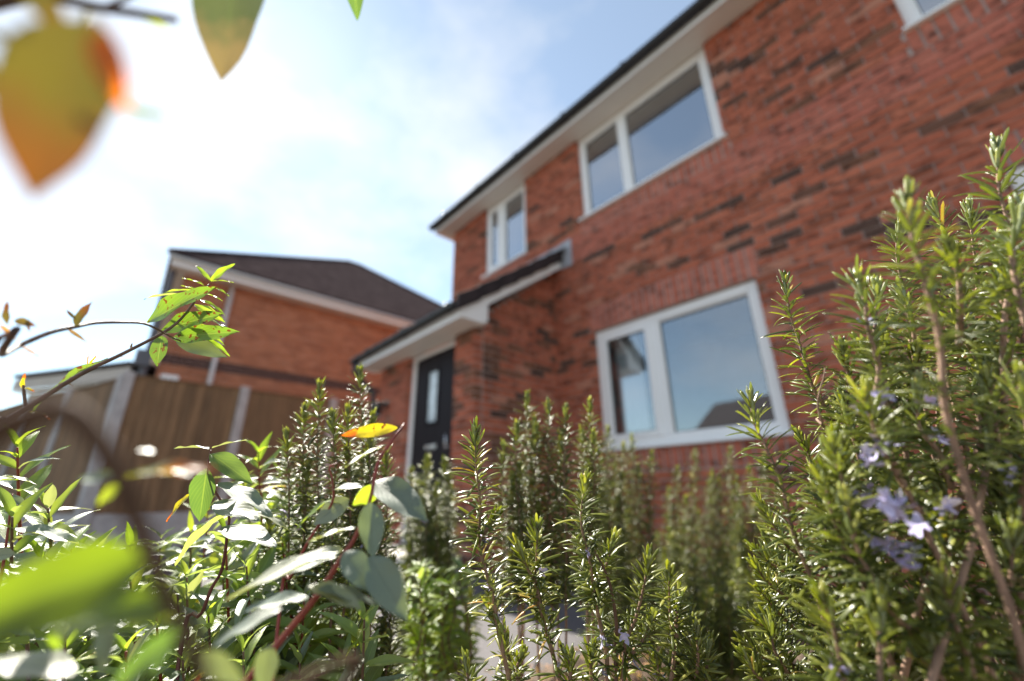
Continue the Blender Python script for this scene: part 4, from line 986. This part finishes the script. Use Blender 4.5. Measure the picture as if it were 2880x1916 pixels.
for i, (x, y, d_, kd) in enumerate(tips):
    lean = rl.uniform(-70, 90); ln = 300*0.45/d_
    seq = [(x, y), (x+lean*0.15, y+ln*0.4), (x+lean*0.5, y+ln), (x+lean, y+ln*1.6)]
    pts = rtrace(dsp, seq, d_, d_+rl.uniform(-.02, .03))
    _, pa = lb.stem(pts+[lb.root+Vector((rl.uniform(-.25, .25), rl.uniform(-.2, .25), 0))], 0.0009, 0.0030, M_STEMR if i % 3 == 0 else M_STEMB, 34, sides=6)
    nodes = resample(smooth_path(pts, 30), 0.0125)[:17]
    for j, p in enumerate(nodes):
        t = (nodes[max(0, j-1)]-nodes[min(len(nodes)-1, j+1)]).normalized(); a = Quaternion(t, j*1.571+rl.uniform(-.3, .3)) @ t.orthogonal().normalized()
        yg = min(1, j/4)
        for sgn in (0, 1):
            o_ = Quaternion(t, math.pi*sgn+rl.uniform(-.3, .3)) @ a; sa = math.radians(18+50*yg)+rl.uniform(-.2, .25)
            dr = t*math.cos(sa)+o_*math.sin(sa); L_ = (0.030+0.032*yg)*rl.uniform(0.75, 1.2)
            z = t-dr*t.dot(dr); z = Quaternion(dr, rl.uniform(-.4, .4)) @ z.normalized()
            mt = M_LEAFY if (j < 2 and (kd == 'y' or rl.random() < .15)) or rl.random() < 0.03 else (M_LEAFG if rl.random() < 0.32 else M_LEAFL)
            if rl.random() < 0.012: mt = M_LEAFO
            lb.leaf(p, p+dr*L_, z, mt, 'lance')
lb.finish()
# low leafy plant at the edge of the tarmac
lp = Plant('low_plant', 'low bright green leafy plant at the edge of the grey tarmac', 'plant', groundpt(1000, 1450, .95))
for i in range(11):
    x = 940+rl.uniform(0, 130); y = 1290+rl.uniform(0, 110); d_ = .88+rl.uniform(-.08, .08)
    pts = rtrace(dsp, [(x, y), (x+rl.uniform(-10, 10), y+60), (x+rl.uniform(-25, 25), y+130), (x+rl.uniform(-30, 30), y+260)], d_)
    lp.stem(pts+[lp.root+Vector((rl.uniform(-.06, .06), rl.uniform(-.06, .06), 0))], 0.001, 0.003, M_STEMB, 16, sides=5)
    nodes = resample(smooth_path(pts, 20), 0.02)[:13]
    for j, p in enumerate(nodes):
        for q in range(3):
            o_ = Vector((rl.uniform(-1, 1), rl.uniform(-1, 1), rl.uniform(0.1, .8))).normalized(); L_ = rl.uniform(0.03, 0.05)
            lp.leaf(p, p+o_*L_, nh(.3, rl.uniform(-.4, .4)), M_LEAFY if rl.random() < .1 else M_LEAFL, 'lance')
lp.finish()

# ---- 5. red-stemmed shrub with pale broad leaves
sh = Plant('broadleaf_shrub', 'red stemmed shrub with pale silvery broad leaves and one yellow leaf at its top', 'shrub', (-0.22, 0.10, 0.03))
def SL_(p, conv, bx, by, tx, ty, d0, d1, k, mat, kind='broad', ws=1.0, side=0.0, parent=None):
    p.leaf(P(*conv(bx, by), d0), P(*conv(tx, ty), d1), nh(k, side), mat, kind, ws, parent)
def stem_from(pl, conv, seq, d0, d1, r0, r1, mat, root=True):
    pts = rtrace(conv, seq, d0, d1)
    if root: pts = pts+[pts[-1].lerp(pl.root, 0.4)+Vector((0, 0, -.02)), pl.root+Vector((random.uniform(-.03, .03), random.uniform(-.03, .03), 0))]
    return pl.stem(pts, r0, r1, mat, 40, sides=8)
stem_from(sh, dsp, [(932, 975), (905, 1010), (870, 1065), (852, 1150), (820, 1232), (790, 1278), (730, 1372), (650, 1470), (560, 1580), (430, 1760)], .335, .25, .0008, .0030, M_STEMR)
for a in [
 (c7, 2195, 5, 1865, 45, .335, .330, .75, M_LEAFO, 'long', .85, 0.2),
 (c7, 2100, 115, 1900, 215, .335, .32, .1, M_LEAFG, 'broad', 1.0, 0),
 (c7, 1840, 350, 2000, 320, .34, .33, .25, M_LEAFG, 'broad', 1.1, 0),
 (c7, 2095, 330, 1945, 440, .32, .315, .9, M_LEAFY, 'round', 1.0, .2),
 (c7, 2065, 300, 2360, 500, .325, .29, .55, M_LEAFG, 'broad', 1.0, .3),
 (c7, 1930, 400, 1720, 540, .34, .33, .7, M_LEAFG, 'round', 1.0, -.3),
 (c7, 2040, 420, 2060, 730, .30, .28, .75, M_LEAFG, 'broad', 1.1, .4),
 (c7, 1960, 560, 1695, 615, .30, .29, .1, M_LEAFG, 'long', 1.1, 0),
 (c7, 1890, 680, 1230, 900, .28, .245, .22, M_LEAFG, 'long', 1.0, 0),
 (c7, 1880, 700, 1540, 810, .28, .27, .35, M_LEAFG, 'broad', 1.0, 0),
 (c7, 1905, 690, 2060, 910, .28, .26, .5, M_LEAFG, 'broad', 1.2, .1),
 (c7, 2040, 720, 2250, 1065, .275, .25, .85, M_LEAFG, 'broad', 1.1, .5),
 (c7, 1700, 880, 2010, 990, .265, .255, .2, M_LEAFG, 'broad', .9, 0),
 (c7, 1760, 900, 2095, 965, .26, .27, .3, M_LEAFG, 'broad', .9, -.2),
 (c7, 1700, 950, 1330, 960, .27, .28, .3, M_LEAFG, 'long', .9, -.2),
 (c7, 1560, 1000, 1165, 1180, .25, .235, .25, M_LEAFG, 'broad', 1.0, 0),
 (c7, 1500, 1200, 1440, 1480, .235, .23, .8, M_LEAFG, 'broad', 1.2, 0),
 (c7, 1830, 400, 1620, 530, .345, .34, .3, M_LEAFY, 'long', 1.0, 0),
 (c7, 1810, 410, 1965, 440, .34, .34, .1, M_LEAFG, 'long', 1.0, 0),
 (c7, 1200, 1300, 1060, 1400, .24, .23, .5, M_LEAFO, 'slim', 1.0, 0),
 (c7, 620, 1020, 540, 1400, .20, .19, .85, M_LEAFG, 'long', 1.1, .2),
 (c7, 1010, 1080, 800, 1420, .19, .18, .8, M_LEAF, 'long', 1.0, -.2),
]: SL_(sh, *a)
# thin twig with bud and the two further red stems
stem_from(sh, c7, [(1865, 200), (1820, 225), (1835, 290), (1840, 400), (1790, 500), (1700, 640), (1600, 840), (1550, 960)], .345, .33, .0005, .0016, M_STEMR)
stem_from(sh, c7, [(1165, 130), (1150, 230), (1190, 360), (1262, 480), (1255, 600), (1225, 790), (1165, 900), (1110, 1040), (1000, 1200)], .415, .40, .0007, .0022, M_STEMP)
for a in [
 (c7, 1143, 228, 1100, 528, .41, .405, .95, M_LEAF, 'broad', 1.05, .15),
 (c7, 1163, 150, 1395, 308, .412, .40, .55, M_LEAF, 'broad', .85, .3),
 (c7, 1155, 122, 965, 100, .415, .42, .12, M_LEAFG, 'long', .9, 0),
 (c7, 1172, 118, 1360, 58, .415, .42, .15, M_LEAFG, 'long', .8, 0),
 (c7, 1150, 200, 1330, 165, .42, .45, .15, M_LEAFG, 'broad', .8, 0),
 (c7, 1200, 320, 1520, 438, .41, .39, .22, M_LEAFG, 'long', 1.1, 0),
 (c7, 1178, 425, 1428, 500, .40, .385, .30, M_LEAFG, 'broad', 1.15, 0),
 (c7, 1215, 565, 1532, 638, .40, .38, .22, M_LEAFG, 'broad', 1.0, 0),
 (c7, 1410, 470, 1620, 548, .41, .41, .25, M_LEAFG, 'long', .9, 0),
 (c7, 1050, 375, 898, 522, .43, .43, .6, M_LEAFO, 'long', .9, -.3),
 (c7, 1240, 490, 945, 670, .41, .42, .1, M_LEAF, 'slim', 1.0, 0),
 (c7, 1610, 530, 1700, 560, .41, .41, .1, M_LEAF, 'slim', .8, 0),
 (c7, 60, 560, 445, 608, .38, .38, .18, M_LEAFG, 'long', .8, 0),
 (c7, 0, 365, 180, 450, .40, .40, .3, M_LEAFG, 'long', .9, 0),
 (c7, 110, 640, 500, 680, .42, .43, .15, M_LEAFY, 'slim', 1.0, 0),
 (c7, 60, 760, 350, 780, .38, .38, .3, M_LEAFG, 'broad', .8, 0),
 (c7, -60, 720, 80, 700, .36, .36, .6, M_LEAFG, 'round', 1.0, 0),
 (c7, 0, 920, 180, 870, .36, .37, .3, M_LEAFG, 'broad', 1.0, 0),
 (c7, 50, 1090, 185, 1150, .33, .33, .5, M_LEAFG, 'broad', 1.0, 0),
 (c7, 15, 270, 220, 300, .42, .43, .15, M_LEAFG, 'long', .9, 0),
]: SL_(sh, *a)
stem_from(sh, c7, [(68, 370), (55, 480), (35, 640), (0, 860), (-60, 1100)], .39, .36, .0005, .0018, M_STEMR)

# ---- 6. arching twigs with spotted leaves at the left
tw_ = Plant('arching_twig', 'thin arching twigs with spotted green leaves in front of the sky and the brick gable', 'twig', (-1.15, -0.55, 0.03))
stem_from(tw_, c4, [(1540, 262), (1470, 330), (1385, 450), (1300, 545), (1180, 628), (1000, 722), (850, 797), (650, 892), (480, 990), (210, 1160), (0, 1285), (-300, 1500)], .44, .33, .0008, .0026, M_STEMB)
stem_from(tw_, c4, [(1340, 682), (1265, 652), (1180, 604), (1060, 550), (900, 540), (700, 545), (560, 572), (380, 612), (150, 708), (0, 785), (-300, 900)], .42, .24, .0007, .0022, M_STEMB)
for a in [
 (1080, 548, 1530, 250, .42, .40, .75, M_LEAFS, 'long', .85, -.3), (1190, 602, 1602, 455, .42, .41, .75, M_LEAFS, 'long', 1.0, -.2), (1265, 655, 1735, 590, .42, .42, .7, M_LEAFS, 'long', 1.0, 0),
 (1300, 655, 1642, 785, .43, .42, .8, M_LEAFG, 'long', 1.05, .2), (1190, 640, 1145, 862, .42, .41, .95, M_LEAFS, 'round', 1.05, 0), (795, 808, 58, 1112, .38, .36, .6, M_LEAFS, 'slim', .7, -.3),
 (1550, 240, 1432, 92, .49, .49, .5, M_LEAFY, 'slim', .9, 0), (1550, 240, 1692, 102, .49, .48, .8, M_LEAFY, 'long', .9, 0), (1555, 240, 1715, 218, .49, .5, .4, M_LEAFY, 'slim', .8, 0), (1500, 270, 1348, 192, .5, .5, .3, M_LEAFY, 'long', .8, 0),
 (1470, 320, 1220, 260, .5, .5, .25, M_LEAFY, 'slim', 1.1, 0), (1460, 310, 1330, 258, .5, .5, .3, M_LEAFY, 'long', .9, 0), (1350, 345, 1075, 305, .5, .5, .15, M_LEAF, 'slim', .8, 0), (1560, 280, 1692, 330, .48, .48, .3, M_LEAFY, 'long', .7, 0),
 (1500, 330, 1642, 350, .47, .47, .25, M_LEAFY, 'slim', 1.1, 0), (1470, 375, 1668, 445, .47, .47, .35, M_LEAFY, 'slim', 1.2, 0), (1430, 410, 1655, 525, .46, .46, .5, M_LEAFY, 'long', .9, 0), (1480, 500, 1700, 580, .45, .45, .15, M_LEAFG, 'long', .8, 0),
 (1500, 620, 1665, 680, .46, .46, .4, M_LEAFY, 'slim', 1.1, 0), (1520, 660, 1690, 760, .46, .46, .5, M_LEAFY, 'slim', 1.1, 0), (1430, 640, 1560, 665, .46, .46, .5, M_LEAFY, 'slim', 1.0, 0), (1240, 600, 1500, 540, .44, .45, .4, M_LEAFY, 'long', .9, 0),
 (550, 572, 655, 385, .31, .31, .8, M_LEAFBR, 'broad', .9, 0), (560, 520, 470, 435, .31, .31, .6, M_LEAFBR, 'slim', 1.0, 0), (500, 590, 620, 670, .31, .31, .6, M_DRY, 'slim', 1.0, 0), (60, 560, 35, 380, .27, .27, .8, M_LEAFBR, 'long', 1.0, 0), (110, 520, 245, 560, .27, .27, .7, M_LEAFBR, 'broad', .9, 0), (200, 520, 215, 610, .27, .27, .7, M_LEAFBR, 'broad', .9, 0), (0, 560, 115, 655, .27, .27, .5, M_DRY, 'slim', 1.1, 0), (160, 720, 280, 775, .27, .27, .5, M_DRY, 'slim', .8, 0),
 (655, 870, 700, 782, .40, .40, .6, M_LEAFO, 'long', .9, 0), (650, 870, 632, 770, .40, .40, .6, M_DRY, 'slim', .6, 0), (170, 1040, 172, 915, .35, .35, .7, M_LEAFO, 'long', .9, 0), (175, 1020, 255, 1045, .35, .35, .4, M_LEAFO, 'long', .8, 0), (170, 1010, 120, 1015, .35, .35, .5, M_LEAFBR, 'slim', .8, 0), (220, 1195, 360, 1195, .34, .33, .3, M_LEAFO, 'slim', .9, 0), (480, 985, 540, 1000, .38, .38, .4, M_LEAFBR, 'slim', .8, 0),
 (965, 740, 968, 690, .41, .41, .7, M_DRY, 'long', 1.2, 0), (860, 797, 920, 785, .405, .405, .4, M_DRY, 'slim', .9, 0),
]: SL_(tw_, c4, *a)
tw_.stem(rtrace(c4, [(172, 1000), (180, 1080), (190, 1165)], .35), .0010, .0014, M_STEMB, 8)

# ---- 7. very near blurred branch, lower left
nb_ = Plant('near_branch', 'strongly blurred brown arching branch with lime green leaves close to the lens', 'branch', (-0.62, -0.30, 0.03))
stem_from(nb_, dsp, [(-220, 1180), (-60, 1030), (60, 965), (150, 945), (215, 1000), (270, 1085), (330, 1235), (395, 1390), (450, 1510), (490, 1620)], .092, .086, .0032, .0012, M_STEMD, root=False)
nb_.stem([P(*dsp(490, 1620), .086), P(*dsp(520, 1900), .15), nb_.root], .0011, .003, M_STEMD, 20)
for a in [
 (352, 1285, -190, 1470, .118, .100, .72, M_LEAFYR, 'broad', 1.0, -.2), (404, 1405, 90, 1425, .120, .125, .45, M_LEAFYR, 'broad', .75, 0), (405, 1410, 235, 1395, .13, .13, .6, M_LEAFY, 'broad', 1.0, 0),
 (275, 1105, 485, 1045, .165, .16, .3, M_LEAFR, 'long', .8, 0), (300, 1090, 430, 1068, .17, .17, .3, M_LEAFO, 'slim', .8, 0),
 (285, 1110, 215, 1160, .17, .165, .7, M_LEAFY, 'broad', 1.0, 0), (270, 1100, 175, 1100, .17, .17, .5, M_LEAFG, 'broad', .9, 0), (380, 1080, 440, 1095, .17, .17, .2, M_LEAFG, 'broad', 1.0, 0),
 (430, 1440, 230, 1600, .15, .14, .8, M_LEAF, 'long', 1.0, 0), (320, 1035, 355, 1040, .17, .17, .2, M_LEAFG, 'round', 1.2, 0), (470, 1500, 560, 1580, .15, .15, .7, M_LEAFG, 'broad', 1, 0),
 (170, 1555, -40, 1500, .20, .20, .2, M_LEAFG, 'broad', 1, 0), (120, 1500, 150, 1420, .20, .20, .7, M_LEAFY, 'round', 1, 0),
]: SL_(nb_, dsp, *a)

# ---- 8. overhanging branch, top left
ob = Plant('overhanging_branch', 'blurred overhanging twigs with a big olive and orange leaf against the sky', 'branch', (-0.60, -0.30, 0.04))
ob.stem([P(*dsp(-250, 60), .16), P(*dsp(-60, 20), .15), P(*dsp(90, -6), .14), P(*dsp(240, 20), .15), P(*dsp(405, 46), .17)], .0028, .0012, M_STEMD, 24)
ob.stem([P(*dsp(-250, 60), .16), P(*dsp(-500, 300), .22), P(*dsp(-900, 900), .4), ob.root], .0018, .004, M_STEMB, 24)
ob.stem([P(*dsp(380, 266), .118), P(*dsp(330, 258), .116), P(*dsp(285, 240), .114)], .0007, .0010, M_LEAFY, 8)
ob.stem([P(*dsp(200, 30), .14), P(*dsp(190, 70), .13), P(*dsp(200, 120), .12)], .0008, .0008, M_LEAFR, 8)
ob.stem([P(*dsp(240, 20), .15), P(*dsp(560, -120), .24), P(*dsp(830, -110), .3)], .0010, .0008, M_STEMB, 12)
for a in [
 (215, 40, 52, 455, .090, .082, .88, M_LEAFBIG, 'broad', 1.15, .25), (228, 70, 288, 250, .084, .083, .85, M_LEAFOR, 'broad', .75, .3),
 (60, -60, 150, 90, .10, .10, .8, M_LEAFBIG, 'broad', .8, .2), (240, 190, 305, 262, .086, .086, .8, M_LEAFYR, 'slim', 1.2, .2),
 (-60, 60, 110, 150, .11, .11, .4, M_LEAFBIG, 'broad', .9, .2), (-100, 120, 30, 235, .10, .10, .7, M_LEAFBIG, 'broad', .9, 0),
 (240, 18, 410, 50, .15, .17, .1, M_LEAF, 'slim', .7, 0),
 (550, -130, 510, 190, .22, .21, .9, M_LEAFH, 'broad', .95, .25), (812, -100, 820, 38, .29, .29, .9, M_LEAF, 'broad', .9, .2),
]: SL_(ob, dsp, *a)
for pl in [rc, rr]+BUSH: flush_needles(pl)

# ------------------------------------------------------------------ leaf litter on the bed
V = []; F = []; C = []; n = 0; r = random.Random(55)
for i in range(2600):
    x, y = r.uniform(-1.3, 1.2), r.uniform(0.3, 3.3)
    g, f, c = leaf_variant('lance', r.randrange(6)); q = Quaternion(Vector((r.uniform(-.5, .5), r.uniform(-.5, .5), 1)).normalized(), r.uniform(0, 6.28)).to_matrix()
    W = g*r.uniform(0.02, 0.05) @ np.array(q).T+np.array([x, y, 0.075+r.uniform(0, .02)]); V.append(W); F += [tuple(k+n for k in t) for t in f]; b = r.random(); C += [(t[0], t[1], b, 1) for t in c]; n += len(g)
tag(mesh_obj('fallen_leaves', np.vstack(V), F, M_DRY, None, True, cols=C), 'dry brown fallen leaves on the soil of the bed', 'leaf litter', kind='stuff')

V = []; F = []; n = 0
for i in range(5200):
    x, y = r.uniform(-1.3, 1.0), r.uniform(0.2, 3.4); z = 0.07; a = r.uniform(0.004, 0.016)
    T_ = [Vector((r.uniform(.6, 1)*a*cx, r.uniform(.6, 1)*a*cy, r.uniform(.5, 1)*a*cz)) for cx, cy, cz in ((1, 0, 0), (-1, 0, 0), (0, 1, 0), (0, -1, 0), (0, 0, 1), (0, 0, -1))]
    V += [(x+t.x, y+t.y, z+t.z) for t in T_]; F += [(n+p, n+q, n+w_) for p, q, w_ in ((0, 2, 4), (2, 1, 4), (1, 3, 4), (3, 0, 4), (2, 0, 5), (1, 2, 5), (3, 1, 5), (0, 3, 5))]; n += 6
tag(mesh_obj('soil_crumbs', V, F, M_SOIL), 'crumbly brown soil and grit covering the bed', 'soil', kind='stuff')
